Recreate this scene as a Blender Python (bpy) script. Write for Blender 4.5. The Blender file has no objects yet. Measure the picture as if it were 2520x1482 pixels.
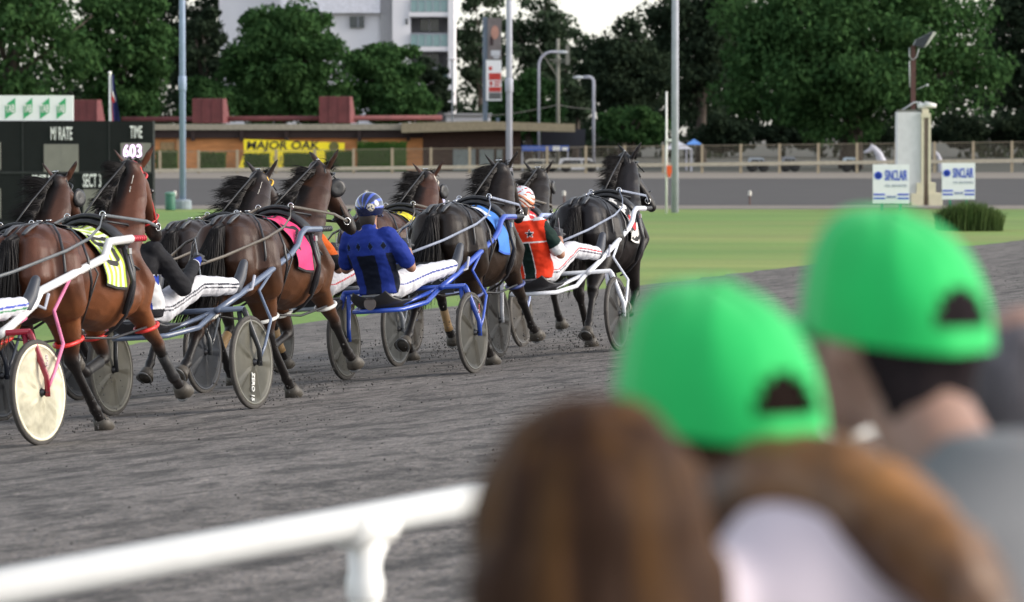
import bpy, math, random
from mathutils import Vector, Matrix, noise
R = math.radians
random.seed(7)
scn = bpy.context.scene
COL = scn.collection
# ---------------------------------------------------------------- camera
F = 10416.0                      # focal length in units of a 2520 px wide picture
HOR = 313.0                      # horizon row in those units
PITCH = math.atan((741 - HOR) / F)
CAMH = 2.12
cam = bpy.data.cameras.new("camera"); camo = bpy.data.objects.new("camera", cam); COL.objects.link(camo)
camo.location = (0, 0, CAMH); camo.rotation_euler = (R(90) - PITCH, 0, 0)
cam.sensor_width = 36; cam.lens = F / 2520 * 36
cam.clip_start = 0.1; cam.clip_end = 3000
cam.dof.use_dof = True; cam.dof.focus_distance = 35.0; cam.dof.aperture_fstop = 5.0
scn.camera = camo
# ---------------------------------------------------------------- light
world = bpy.data.worlds.new("World"); scn.world = world; world.use_nodes = True
wn = world.node_tree; wn.nodes.clear()
sky = wn.nodes.new("ShaderNodeTexSky"); sky.sky_type = 'NISHITA'; sky.sun_disc = False
SUN = Vector((0.80, -0.10, 0.38)).normalized()
sky.sun_elevation = math.asin(SUN.z); sky.sun_rotation = math.atan2(SUN.x, SUN.y)
sky.air_density = 1.0; sky.dust_density = 1.0; sky.ozone_density = 1.0
bg = wn.nodes.new("ShaderNodeBackground"); bg.inputs[1].default_value = 0.14
wo = wn.nodes.new("ShaderNodeOutputWorld")
hs = wn.nodes.new("ShaderNodeHueSaturation"); hs.inputs['Saturation'].default_value = .36   # thin high cloud: a paler sky
wn.links.new(sky.outputs[0], hs.inputs['Color']); wn.links.new(hs.outputs[0], bg.inputs[0]); wn.links.new(bg.outputs[0], wo.inputs[0])
sl = bpy.data.lights.new("sun", 'SUN'); sl.energy = 1.35; sl.angle = R(35); sl.color = (1.0, 0.88, 0.74)
so = bpy.data.objects.new("sun", sl); COL.objects.link(so)
so.rotation_euler = SUN.to_track_quat('Z', 'Y').to_euler()
scn.view_settings.view_transform = 'Standard'; scn.view_settings.look = 'None'
scn.view_settings.gamma = 1; scn.view_settings.exposure = 1.12
scn.cycles.use_denoising = True

# ---------------------------------------------------------------- helpers
def W(px, py, Y):
    """the point at distance Y seen at (px,py) of the 2520 px wide photograph"""
    a = (px - 1260) / F; b = (741 - py) / F
    cp, sp = math.cos(PITCH), math.sin(PITCH)
    d = Vector((a, cp + b * sp, -sp + b * cp))
    return Vector((0, 0, CAMH)) + d * (Y / d.y)
def tag(o, label=None, cat=None, group=None, kind=None):
    if label: o['label'] = label
    if cat: o['category'] = cat
    if group: o['group'] = group
    if kind: o['kind'] = kind
    return o
def thing(name, label, cat, loc=(0, 0, 0), rot=(0, 0, 0), group=None):
    o = bpy.data.objects.new(name, None); COL.objects.link(o); o.empty_display_size = 0.2
    o.location = loc; o.rotation_euler = rot
    return tag(o, label, cat, group)
TMP = bpy.data.scenes.new("tmp")
def evaluated(o):
    """the object's mesh with its modifiers or as a mesh; o is linked to a scratch scene only"""
    TMP.collection.objects.link(o); vl = TMP.view_layers[0]; vl.update(); dg = vl.depsgraph; dg.update()
    return bpy.data.meshes.new_from_object(o.evaluated_get(dg), depsgraph=dg)
class MB:
    def __init__(s): s.v = []; s.f = []; s.m = []
    def add(s, vs, fs, m=0):
        n = len(s.v); s.v += [tuple(v) for v in vs]; s.f += [tuple(i + n for i in f) for f in fs]; s.m += [m] * len(fs); return s
    def box(s, lo, hi, m=0):
        x0, y0, z0 = lo; x1, y1, z1 = hi
        return s.add([(x0,y0,z0),(x1,y0,z0),(x1,y1,z0),(x0,y1,z0),(x0,y0,z1),(x1,y0,z1),(x1,y1,z1),(x0,y1,z1)],
              [(3,2,1,0),(4,5,6,7),(0,1,5,4),(1,2,6,5),(2,3,7,6),(3,0,4,7)], m)
    def ring_loft(s, rings, m=0, cap=True):
        n = len(rings[0]); vs = [p for r in rings for p in r]; fs = []
        for i in range(len(rings) - 1):
            for j in range(n):
                k = (j + 1) % n; fs.append((i*n+j, i*n+k, (i+1)*n+k, (i+1)*n+j))
        if cap:
            fs.append(tuple(range(n))[::-1]); fs.append(tuple((len(rings)-1)*n + j for j in range(n)))
        return s.add(vs, fs, m)
    def tube(s, path, r, n=8, m=0, flat=1.0, ref=None):
        P = [Vector(p) for p in path]; N = len(P)
        rr = list(r) if isinstance(r, (list, tuple)) else [r] * N
        rings = []; prev = None
        for i in range(N):
            t = (P[min(i+1, N-1)] - P[max(i-1, 0)])
            t = t.normalized() if t.length > 1e-9 else Vector((0,0,1))
            if ref is not None: a = t.cross(Vector(ref))
            elif prev is None: a = t.cross(Vector((0, 0, 1)) if abs(t.z) < .9 else Vector((1, 0, 0)))
            else: a = prev - t * prev.dot(t)
            if a.length < 1e-6: a = t.cross(Vector((1, 0, 0)))
            a.normalize(); b = a.cross(t); prev = a
            ra = rr[i]
            if isinstance(ra, (tuple, list)): ra, rb = ra
            else: rb = ra * flat
            rings.append([P[i] + a * (ra*math.cos(q)) + b * (rb*math.sin(q)) for q in (2*math.pi*j/n for j in range(n))])
        return s.ring_loft(rings, m)
    def rtube(s, path, r, n=14, ref=None):
        """tube with rounded ends: an organic limb"""
        P = [Vector(p) for p in path]; rr = [(x, x) if not isinstance(x, (tuple, list)) else x for x in r]
        d0 = (P[0]-P[1]).normalized(); d1 = (P[-1]-P[-2]).normalized()
        e0 = min(rr[0]); e1 = min(rr[-1])
        P = [P[0]+d0*e0*.95, P[0]+d0*e0*.6] + P + [P[-1]+d1*e1*.6, P[-1]+d1*e1*.95]
        sc = lambda q, k: (q[0]*k, q[1]*k)
        rr = [sc(rr[0],.3), sc(rr[0],.78)] + rr + [sc(rr[-1],.78), sc(rr[-1],.3)]
        return s.tube(P, rr, n, 0, 1, ref)
    def lathe(s, prof, n=24, axis='Z', m=0, center=(0,0,0)):
        rings = []
        c = Vector(center)
        for r, h in prof:
            ring = []
            for j in range(n):
                q = 2*math.pi*j/n; a, b = max(r, 1e-4)*math.cos(q), max(r, 1e-4)*math.sin(q)
                ring.append(c + Vector({'Z': (a, b, h), 'X': (h, a, b), 'Y': (b, h, a)}[axis]))
            rings.append(ring)
        return s.ring_loft(rings, m)
    def sph(s, c, r, n=12, m=0, sc=(1,1,1)):
        pr = []; c = Vector(c)
        rings = []
        for i in range(n//2+1):
            t = math.pi*i/(n//2); rings.append([c + Vector((r*sc[0]*max(math.sin(t),.002)*math.cos(q), r*sc[1]*max(math.sin(t),.002)*math.sin(q), -r*sc[2]*math.cos(t))) for q in (2*math.pi*j/n for j in range(n))])
        return s.ring_loft(rings, m)
    def mesh(s, name, off=None):
        me = bpy.data.meshes.new(name)
        v = s.v if off is None else [(a-off[0], b-off[1], c-off[2]) for a, b, c in s.v]
        me.from_pydata(v, [], s.f); me.polygons.foreach_set('material_index', s.m); me.update(); return me
    def build(s, name, mats, parent=None, smooth=False, world=False, off=None):
        if world and parent is not None: off = parent.location
        me = s.mesh(name, off)
        return link(name, me, mats, parent, smooth)
def link(name, me, mats, parent=None, smooth=False):
    for m in (mats if isinstance(mats, (list, tuple)) else [mats]): me.materials.append(m)
    if smooth: me.polygons.foreach_set('use_smooth', [True]*len(me.polygons))
    o = bpy.data.objects.new(name, me); COL.objects.link(o)
    if parent is not None: o.parent = parent
    return o
def remesh(mb, voxel, smooth=4, fac=.5):
    me = mb.mesh("tmp"); o = bpy.data.objects.new("tmp", me)
    m = o.modifiers.new("r", 'REMESH'); m.mode = 'VOXEL'; m.voxel_size = voxel; m.use_smooth_shade = True
    if smooth:
        q = o.modifiers.new("s", 'SMOOTH'); q.factor = fac; q.iterations = smooth
    out = evaluated(o); out.materials.clear()
    bpy.data.objects.remove(o); bpy.data.meshes.remove(me)
    out.polygons.foreach_set('use_smooth', [True]*len(out.polygons))
    return out
def paint(me, fn):
    at = me.color_attributes.new("Col", 'FLOAT_COLOR', 'POINT')
    buf = []
    for v in me.vertices:
        c = fn(v.co); buf += [c[0], c[1], c[2], 1.0]
    at.data.foreach_set('color', buf)
def displace(me, fn):
    n = [(v.co.copy(), v.normal.copy()) for v in me.vertices]; buf = []
    for c, m in n:
        q = c + m*fn(c); buf += [q.x, q.y, q.z]
    me.vertices.foreach_set('co', buf); me.update()
def lerp(a, b, t): return tuple(x + (y-x)*t for x, y in zip(a, b))
def sst(a, b, x):
    t = max(0, min(1, (x-a)/(b-a))); return t*t*(3-2*t)
def text(body, size, mat, parent, loc, xs=1.0, rot=None, name='lettering', ext=.004, bold=0.0, shear=0.0, align='CENTER'):
    c = bpy.data.curves.new("t", 'FONT'); c.body = body; c.size = size; c.extrude = ext; c.offset = bold; c.shear = shear
    c.align_x = align; c.align_y = 'CENTER'; c.resolution_u = 3
    o = bpy.data.objects.new("t", c)
    me = evaluated(o); bpy.data.objects.remove(o); bpy.data.curves.remove(c)
    M = (rot if rot is not None else Matrix.Rotation(R(90), 4, 'X')) @ Matrix.Diagonal((xs, 1, 1, 1))
    me.transform(Matrix.Translation(Vector(loc)) @ M)
    me.materials.clear()
    return link(name, me, mat, parent)
# ---------------------------------------------------------------- materials
_M = {}
def mat(name, col=(.5,.5,.5), rough=.6, metal=0, var=.18, scale=6.0, bump=0.0, attr=False, spec=.5, coat=0, emit=0, sheen=0, stretch=(1,1,1), alpha=1, col2=None, thr=None, bscale=None):
    if name in _M: return _M[name]
    m = bpy.data.materials.new(name); m.use_nodes = True; nt = m.node_tree; L = nt.links
    p = nt.nodes["Principled BSDF"]; p.inputs['Roughness'].default_value = rough; p.inputs['Metallic'].default_value = metal
    p.inputs['Specular IOR Level'].default_value = spec; p.inputs['Coat Weight'].default_value = coat
    if sheen: p.inputs['Sheen Weight'].default_value = sheen
    tc = nt.nodes.new("ShaderNodeTexCoord"); mp = nt.nodes.new("ShaderNodeMapping"); mp.inputs['Scale'].default_value = stretch
    L.new(tc.outputs['Object'], mp.inputs[0])
    nz = nt.nodes.new("ShaderNodeTexNoise"); nz.inputs['Scale'].default_value = scale; nz.inputs['Detail'].default_value = 5
    L.new(mp.outputs[0], nz.inputs[0])
    mr = nt.nodes.new("ShaderNodeMapRange"); mr.inputs[1].default_value = .25; mr.inputs[2].default_value = .75
    mr.inputs[3].default_value = 1-var; mr.inputs[4].default_value = 1+var; L.new(nz.outputs[0], mr.inputs[0])
    mx = nt.nodes.new("ShaderNodeVectorMath"); mx.operation = 'SCALE'
    L.new(mr.outputs[0], mx.inputs['Scale'])
    if attr:
        at = nt.nodes.new("ShaderNodeAttribute"); at.attribute_name = "Col"; L.new(at.outputs['Color'], mx.inputs[0])
    elif col2 is not None:
        n2 = nt.nodes.new("ShaderNodeTexNoise"); n2.inputs['Scale'].default_value = scale*.35; n2.inputs['Detail'].default_value = 6; n2.inputs['Roughness'].default_value = .65
        L.new(mp.outputs[0], n2.inputs[0]); r2 = nt.nodes.new("ShaderNodeMapRange"); a, b = thr or (.4, .6)
        r2.inputs[1].default_value = a; r2.inputs[2].default_value = b; L.new(n2.outputs[0], r2.inputs[0])
        mm = nt.nodes.new("ShaderNodeMix"); mm.data_type = 'RGBA'; mm.inputs[6].default_value = (*col, 1); mm.inputs[7].default_value = (*col2, 1)
        L.new(r2.outputs[0], mm.inputs[0]); L.new(mm.outputs[2], mx.inputs[0])
    else: mx.inputs[0].default_value = col
    L.new(mx.outputs[0], p.inputs['Base Color'])
    if bump:
        b = nt.nodes.new("ShaderNodeBump"); b.inputs['Strength'].default_value = 1; b.inputs['Distance'].default_value = bump
        if bscale:
            n3 = nt.nodes.new("ShaderNodeTexNoise"); n3.inputs['Scale'].default_value = bscale; n3.inputs['Detail'].default_value = 4; L.new(mp.outputs[0], n3.inputs[0]); L.new(n3.outputs[0], b.inputs['Height'])
        else: L.new(nz.outputs[0], b.inputs['Height'])
        L.new(b.outputs[0], p.inputs['Normal'])
    if emit: p.inputs['Emission Color'].default_value = (*col, 1); p.inputs['Emission Strength'].default_value = emit
    if alpha < 1: p.inputs['Alpha'].default_value = alpha
    _M[name] = m; return m
def leafmat(name, dark, light, trans=.25):
    if name in _M: return _M[name]
    m = bpy.data.materials.new(name); m.use_nodes = True; nt = m.node_tree; L = nt.links; nt.nodes.clear()
    g = nt.nodes.new("ShaderNodeNewGeometry"); mm = nt.nodes.new("ShaderNodeMix"); mm.data_type = 'RGBA'
    mm.inputs[6].default_value = (*dark, 1); mm.inputs[7].default_value = (*light, 1)
    tc = nt.nodes.new("ShaderNodeTexCoord"); nz = nt.nodes.new("ShaderNodeTexNoise"); nz.inputs['Scale'].default_value = .7
    L.new(tc.outputs['Object'], nz.inputs[0])
    ad = nt.nodes.new("ShaderNodeMath"); ad.operation = 'MULTIPLY_ADD'; L.new(g.outputs['Random Per Island'], ad.inputs[0]); ad.inputs[1].default_value = .5
    mr = nt.nodes.new("ShaderNodeMapRange"); mr.inputs[1].default_value = .3; mr.inputs[2].default_value = .7; mr.inputs[4].default_value = .5
    L.new(nz.outputs[0], mr.inputs[0]); L.new(mr.outputs[0], ad.inputs[2])
    L.new(ad.outputs[0], mm.inputs[0])
    d = nt.nodes.new("ShaderNodeBsdfDiffuse"); t = nt.nodes.new("ShaderNodeBsdfTranslucent"); s = nt.nodes.new("ShaderNodeMixShader"); s.inputs[0].default_value = trans
    o = nt.nodes.new("ShaderNodeOutputMaterial")
    L.new(mm.outputs[2], d.inputs[0]); L.new(mm.outputs[2], t.inputs[0]); L.new(d.outputs[0], s.inputs[1]); L.new(t.outputs[0], s.inputs[2]); L.new(s.outputs[0], o.inputs[0])
    _M[name] = m; return m
white = mat("white_paint", (.78,.77,.74), .35, var=.06)
black = mat("black_leather", (.018,.018,.02), .42, var=.3, scale=30)
steel = mat("galvanised_steel", (.40,.41,.48), .85, 0, var=.1, scale=3)
chrome = mat("chrome", (.75,.75,.76), .2, 1)
# ---------------------------------------------------------------- ground
TH = R(19.3); P0 = Vector((-0.325, 36.4)); U = Vector((math.sin(TH), math.cos(TH))); LN = Vector((-math.cos(TH), math.sin(TH)))
BANK = .07
def gz(d):
    if d > 0: return -BANK * min(d, 11.2)
    return BANK * min(-d, 4) + .02*max(0, min(-d-4, 4))
def dist_in(x, y): return (Vector((x, y)) - P0).dot(LN)
def ground_z(x, y): return gz(dist_in(x, y))
INZ = gz(11.2)
mtrack = mat("track_dirt", (.130,.116,.107), .95, var=.45, scale=3.0, stretch=(1,1,1), bump=.035, bscale=9, col2=(.052,.046,.043), thr=(.50,.59))  # darker second colour paints hoofprint pits with their shade
def along(m, scale):
    nt = m.node_tree; at = nt.nodes.new("ShaderNodeAttribute"); at.attribute_name = "DT"
    for n in nt.nodes:
        if n.type == 'MAPPING': nt.links.new(at.outputs['Vector'], n.inputs[0]); n.inputs['Scale'].default_value = scale
along(mtrack, (3.0, 1.3, 1))
# a second, fine grain on top of the streaks
def add_grain(m, scale, amt):
    nt = m.node_tree; L = nt.links; p = nt.nodes["Principled BSDF"]; src = p.inputs['Base Color'].links[0].from_socket
    tc = nt.nodes.new("ShaderNodeTexCoord"); n = nt.nodes.new("ShaderNodeTexNoise"); n.inputs['Scale'].default_value = scale; n.inputs['Detail'].default_value = 3
    n.inputs['Roughness'].default_value = .8
    L.new(tc.outputs['Object'], n.inputs[0]); r = nt.nodes.new("ShaderNodeMapRange"); r.inputs[1].default_value = .3; r.inputs[2].default_value = .7; r.inputs[3].default_value = 1-amt; r.inputs[4].default_value = 1+amt
    L.new(n.outputs[0], r.inputs[0]); v = nt.nodes.new("ShaderNodeVectorMath"); v.operation = 'SCALE'; L.new(src, v.inputs[0]); L.new(r.outputs[0], v.inputs['Scale']); L.new(v.outputs[0], p.inputs['Base Color'])
def ruts(m, scale, amt):
    nt = m.node_tree; L = nt.links; p = nt.nodes["Principled BSDF"]; src = p.inputs['Base Color'].links[0].from_socket
    at = nt.nodes.new("ShaderNodeAttribute"); at.attribute_name = "DT"; mp = nt.nodes.new("ShaderNodeMapping"); mp.inputs['Scale'].default_value = scale
    n = nt.nodes.new("ShaderNodeTexNoise"); n.inputs['Scale'].default_value = 1; n.inputs['Detail'].default_value = 4
    L.new(at.outputs['Vector'], mp.inputs[0]); L.new(mp.outputs[0], n.inputs[0]); r = nt.nodes.new("ShaderNodeMapRange"); r.inputs[1].default_value = .35; r.inputs[2].default_value = .65; r.inputs[3].default_value = 1-amt; r.inputs[4].default_value = 1+amt
    L.new(n.outputs[0], r.inputs[0]); v = nt.nodes.new("ShaderNodeVectorMath"); v.operation = 'SCALE'; L.new(src, v.inputs[0]); L.new(r.outputs[0], v.inputs['Scale']); L.new(v.outputs[0], p.inputs['Base Color'])
ruts(mtrack, (3.5, .06, 1), .22); ruts(mtrack, (.35, .12, 1), .14)
add_grain(mtrack, 30, .45); add_grain(mtrack, 9, .30)
mgrass = mat("turf", (.120,.220,.032), .9, var=.20, scale=.8, stretch=(.10,.30,1), bump=.03, bscale=30, col2=(.200,.250,.055), thr=(.42,.62)); add_grain(mgrass, 9, .16)
mgravel = mat("pale_gravel", (.19,.165,.135), .95, var=.15, scale=3, bump=.01); mfar = mat("far_track_dirt", (.041,.036,.035), .95, var=.10, scale=.6, stretch=(1,.3,1)); add_grain(mfar, 3, .12)
mearth = mat("earth", (.12,.11,.09), .95)
def sheet(name, x0, x1, y0, y1, z, m, nx=2, ny=2):
    b = MB(); vs = [(x0+(x1-x0)*i/nx, y0+(y1-y0)*j/ny, z) for j in range(ny+1) for i in range(nx+1)]
    b.add(vs, [(j*(nx+1)+i, j*(nx+1)+i+1, (j+1)*(nx+1)+i+1, (j+1)*(nx+1)+i) for j in range(ny) for i in range(nx)])
    return tag(b.build(name, m), kind='structure')
sheet("ground", -900, 900, -60, 1500, INZ-.06, mearth)
# racing track: sheet bent to its bank, rutted along the running direction
b = MB(); vs = []; D = [-14 + .35*i for i in range(int(25.4/.35)+1)]; T = [-50+.7*i for i in range(220)]
for t in T:
    for d in D:
        p = P0 + U*t + LN*(d + (.5*noise.noise(Vector((t*.13, 3, 0))) + .22*noise.noise(Vector((t*.9, 7, 0))) if d > 10.6 else 0))
        z = gz(d) + .012*noise.noise(Vector((d*1.7, t*.16, 0))) + .008*noise.noise(Vector((d*5, t*.6, 2)))
        vs.append((p.x, p.y, z + (.004 if d < 11.2 else .002)))
n = len(D)
b.add(vs, [(j*n+i+1, j*n+i, (j+1)*n+i, (j+1)*n+i+1) for j in range(len(T)-1) for i in range(n-1)])
tr_ = tag(b.build("race_track", mtrack, smooth=True), kind='structure')
at = tr_.data.attributes.new("DT", 'FLOAT_VECTOR', 'POINT'); buf = []
for t in T:
    for d in D: buf += [d, t, 0.0]
at.data.foreach_set('vector', buf)
# infield turf
b = MB(); poly = []
tt = [-70, 160]
p0 = P0 + U*-70 + LN*10.9; p1 = P0 + U*122 + LN*10.9
b.add([(p0.x, p0.y, INZ-.005), (p1.x, p1.y, INZ-.005), (60, 150, INZ-.005), (-130, 150, INZ-.005), (-130, p0.y, INZ-.005)], [(4, 0, 1, 2, 3)])
for f in range(1): pass
tag(b.build("infield_turf", mgrass), kind='structure')
sheet("gravel_border", -200, 200, 150, 157, INZ+.004, mgravel)
b = MB(); b.add([(-220,157,INZ+.01),(220,157,INZ+.01),(220,221,-.56),(-220,221,-.56)], [(0,1,2,3)]); tag(b.build("far_track", mfar), kind='structure')
b = MB(); b.add([(-220,221,-.556),(220,221,-.556),(220,250,-.55),(-220,250,-.55)], [(0,1,2,3)]); tag(b.build("gravel_verge", mgravel), kind='structure')
b = MB(); b.add([(-300,250,-.552),(300,250,-.552),(300,700,-.54),(-300,700,-.54)], [(0,1,2,3)]); tag(b.build("yard_ground", mat("yard_shade_dark", (.045,.045,.032), .95)), kind='structure')  # shade under the big tree is put into this dark ground colour
# spectators' apron
b = MB(); q = [P0 + U*t + LN*d for t, d in ((-50,-9.2),(-50,-40),(40,-40),(40,-9.2))]
b.add([(p.x, p.y, .37) for p in q] + [(p.x, p.y, -.1) for p in q], [(3,2,1,0),(0,1,5,4),(1,2,6,5),(2,3,7,6),(3,0,4,7)])
tag(b.build("apron", mat("concrete", (.33,.32,.30), .9, bump=.004)), kind='structure')
# loose clods on the track
def clod(b, c, s):
    k = [Vector((random.gauss(0,1), random.gauss(0,1), random.gauss(0,.7))).normalized()*s*random.uniform(.6,1.2) for _ in range(6)]
    dirs = [(1,0,0),(-1,0,0),(0,1,0),(0,-1,0),(0,0,1),(0,0,-1)]
    vs = [Vector(c) + Vector(d)*s*random.uniform(.6,1.2) for d in dirs]
    b.add(vs, [(0,2,4),(2,1,4),(1,3,4),(3,0,4),(2,0,5),(1,2,5),(3,1,5),(0,3,5)])
b = MB(); rc = random.Random(3)
for _ in range(16000):
    d = rc.uniform(-8, 10.8); t = rc.uniform(-19, 42)
    if noise.noise(Vector((d*1.3, t*.25, 5))) < rc.uniform(-.35, .25): continue
    p = P0 + U*t + LN*d
    clod(b, (p.x, p.y, gz(d)+.004), rc.choice([.003,.004,.005,.006,.009]) * rc.uniform(.7,1.2))
tag(b.build("loose_dirt", mat("dark_clod", (.055,.052,.052), .95)), 'dark crumbs of dirt strewn over the racing track', 'dirt', kind='stuff')
# ---------------------------------------------------------------- background
def px_box(b, x0, y0, x1, y1, Y, depth, m=0):
    p = W(x0, y1, Y); q = W(x1, y0, Y); return b.box((p.x, Y, p.z), (q.x, Y+depth, q.z), m)
BZ = -.55
# ---- scoreboard
Y = 121.0
brd = mat("board_black", (.010,.012,.012), .7, var=.2, scale=2, spec=.2); win = mat("display_grey", (.20,.19,.165), .5, var=.08, scale=4)
strip = mat("board_seam", (.03,.033,.033), .6, spec=.2)
L0 = W(150, 560, Y)
s = thing("scoreboard", "large black electronic race results board on the infield grass at the left", "scoreboard", (L0.x, Y, INZ))
b = MB(); p = W(-90, 570, Y); q = W(376, 298, Y); b.box((p.x, Y, INZ-.02), (q.x, Y+.7, q.z)); b.build("cabinet", brd, s, world=True)
b = MB()
for x in (55, 268): px_box(b, x, 300, x+2, 560, Y-.02, .016)
for y in (422, 545): px_box(b, -80, y, 374, y+6, Y-.024, .018)
b.build("seam_strip", strip, s, world=True)
for (a, c, d, e) in ((108,355,193,423),(-50,350,2,418),(297,352,371,423),(85,466,162,540),(205,466,262,540),(285,466,362,540),(-50,464,2,538)):
    b = MB(); px_box(b, a, c, d, e, Y-.03, .026); 
    px_box(b, (a+d)/2-.7, c, (a+d)/2+.7, e, Y-.034, .003, 1)
    b.build("display_window", [win, mat("window_seam", (.2,.19,.17))], s, world=True)
def wtext(body, x0, y0, x1, y1, Y, m, par, name='lettering', bold=0, off=.01, shear=0, ext=.004):
    """lettering stretched over a box of the picture, flat on the plane at Y"""
    a = W(x0, y1, Y); c = W(x1, y0, Y)
    o = text(body, 1.0, m, par, (0,0,0), name=name, ext=ext, bold=bold, shear=shear)
    v = o.data.vertices; xs = [k.co.x for k in v]; zs = [k.co.z for k in v]
    sx = (c.x-a.x)/(max(xs)-min(xs)); sz = (c.z-a.z)/(max(zs)-min(zs)); mx, mz = min(xs), min(zs)
    for k in v:
        k.co = Vector((a.x+(k.co.x-mx)*sx, Y-off+k.co.y, a.z+(k.co.z-mz)*sz)) - par.location
    return o
wl = mat("white_lettering", (.8,.8,.78), .5, var=.02)
wtext("M/ RATE", 125, 312, 178, 345, Y-.03, wl, s, bold=.014); wtext("TIME", 320, 310, 350, 340, Y-.03, wl, s, bold=.014)
wtext("SECT 2", 78, 430, 126, 463, Y-.03, wl, s, bold=.014); wtext("SECT 3", 204, 428, 249, 461, Y-.03, wl, s, bold=.014); wtext("SECT 4", 310, 428, 356, 460, Y-.03, wl, s, bold=.014)
wtext("SECT 1", -50, 430, -4, 463, Y-.03, wl, s, bold=.014)
led = mat("lit_digits", (.9,.62,1.0), .5, emit=1.5, var=0)
wtext("603", 304, 356, 348, 388, Y-.045, led, s, name="lit_digits", bold=0)
# white sponsor board above it
s2 = thing("sponsor_board", "long white board with four green TAB emblems on top of the scoreboard", "sign", (W(90,298,Y).x, Y, W(90,297,Y).z))
b = MB(); px_box(b, -130, 235, 180, 297.5, Y+.06, .12); b.build("panel", mat("sign_white", (.82,.83,.84), .5, var=.03), s2, world=True)
tg = mat("sign_green", (.035,.36,.14), .5, var=.03)
for x0, x1 in ((12,37),(57,79),(98,121),(139,161),(-30,-6)):
    b = MB(); pts = [W(x0,259,Y), W(x0,293,Y), W(x1,276,Y), W(x1,241,Y)]
    b.add([(p.x, Y+.05, p.z) for p in pts] + [(p.x, Y+.058, p.z) for p in pts], [(0,1,2,3),(7,6,5,4),(0,4,5,1),(1,5,6,2),(2,6,7,3),(3,7,4,0)])
    e = b.build("emblem", tg, s2, world=True)
    o = wtext("TAB", x0+1, 257, x1-1, 277, Y+.05, wl, s2, bold=.03, name="emblem_lettering"); 
# flag and pole behind the board
fl = W(272, 180, 128)
s = thing("flag", "blue flag with red and white crosses hanging limp from a white pole behind the scoreboard", "flag", (fl.x, 128, INZ))
b = MB(); b.tube([(fl.x-.02,128,INZ),(fl.x-.02,128,fl.z)], .035); b.sph((fl.x-.02,128,fl.z), .06); b.build("pole", white, s, True, world=True)
b = MB(); nx, nz = 9, 22; vs = []
for j in range(nz+1):
    t = j/nz; wd = .10 + .30*t**1.2
    for i in range(nx+1):
        u = i/nx; vs.append((fl.x + u*wd - .03*t, 128 + .06*math.sin(u*9+t*3), fl.z - .12 - t*1.75 + u*.1*(1-t)))
fs = []; ms = []
for j in range(nz):
    for i in range(nx):
        fs.append((j*(nx+1)+i, j*(nx+1)+i+1, (j+1)*(nx+1)+i+1, (j+1)*(nx+1)+i))
        t = j/nz; u = i/nx; dg_ = abs(u - (t-.25)*2.2); d2 = abs(u-.18-.1*t)
        ms.append(0 if (t > .42 and u > .30) else 1 if (dg_ < .22 and t < .75) or d2 < .07 and t>.3 else 2 if (dg_ < .42 and t < .7) or d2 < .17 or abs(t-.5) < .05 else 0)
b.v += vs; b.f += fs; b.m += ms
b.build("flag_cloth", [mat("flag_blue", (.012,.016,.10), .8), mat("flag_red", (.45,.02,.03), .8), mat("flag_white", (.7,.7,.7), .8)], s, True, world=True)
# ---- flood light poles and slim poles
def pole(name, label, cat, x, ybase, ytop, wpx, Y, z0=None, m=steel, group=None, base=False, collar=None):
    p = W(x, ybase, Y); z0 = p.z if z0 is None else z0; zt = W(x, ytop, Y).z; r = wpx/2*Y/F
    s = thing(name, label, cat, (p.x, Y, z0), group=group)
    b = MB(); b.tube([(p.x,Y,z0),(p.x,Y,z0+(zt-z0)*.5),(p.x,Y,zt)], [r*1.08, r, r*.9], 14); b.build("shaft", m, s, True, world=True)
    if base:
        b = MB(); b.lathe([(r*2.9,0),(r*2.9,.28),(r*2.3,.34)], 16, center=(p.x,Y,z0)); b.build("footing", mat("footing", (.22,.26,.29), .8), s, world=True)
    if collar is not None:
        b = MB(); zc = W(x, collar, Y).z; b.lathe([(r*1.05,-.5),(r*1.3,-.45),(r*1.3,.0),(r,.05)], 14, center=(p.x,Y,zc)); b.build("collar", m, s, True, world=True)
    return s
G = "tall grey floodlight poles on the infield"
pole("floodlight_pole", "tall grey-blue floodlight pole right of the scoreboard beside the green bin", "pole", 450, 512, -400, 15, 150, INZ, mat("painted_steel", (.24,.31,.44), .5, 0, var=.08), G, True, 190)
pole("floodlight_pole", "tall grey floodlight pole standing behind the middle horses in front of the long brick hut", "pole", 1253, 500, -400, 15, 158, INZ, steel, G, False, 195)
pole("floodlight_pole", "tall grey floodlight pole rising from the turf right of the leading black horse", "pole", 1661, 520, -400, 17, 144, INZ, steel, G, False, None)
s = pole("marker_post", "slim white post with an orange box beside the right floodlight pole", "post", 1640, 523, 225, 5, 143, INZ, white)
p = W(1647, 418, 143); b = MB(); b.box((p.x-.085,142.86,p.z-.14),(p.x+.085,143.0,p.z+.14)); b.box((p.x-.05,142.88,p.z-.24),(p.x+.05,142.98,p.z-.14)); b.build("orange_box", mat("orange_plastic", (.85,.11,.02), .5), s, world=True)
p = W(1641, 345, 143); b = MB(); b.box((p.x-.05,142.85,p.z-.04),(p.x+.16,142.97,p.z+.04)); b.build("sensor", white, s, world=True)
# bin
p = W(419, 513, 148); s = thing("litter_bin", "round green bin beside the left floodlight pole", "bin", (p.x, 148, INZ))
b = MB(); b.lathe([(.17,0),(.18,.05),(.18,.52),(.16,.54)], 18); b.build("bin_body", mat("bin_green", (.03,.13,.085), .6), s, True)
b = MB(); b.lathe([(.19,.54),(.19,.6),(.12,.64)], 18); b.build("lid", mat("bin_lid", (.12,.25,.2), .6), s, True)
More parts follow.
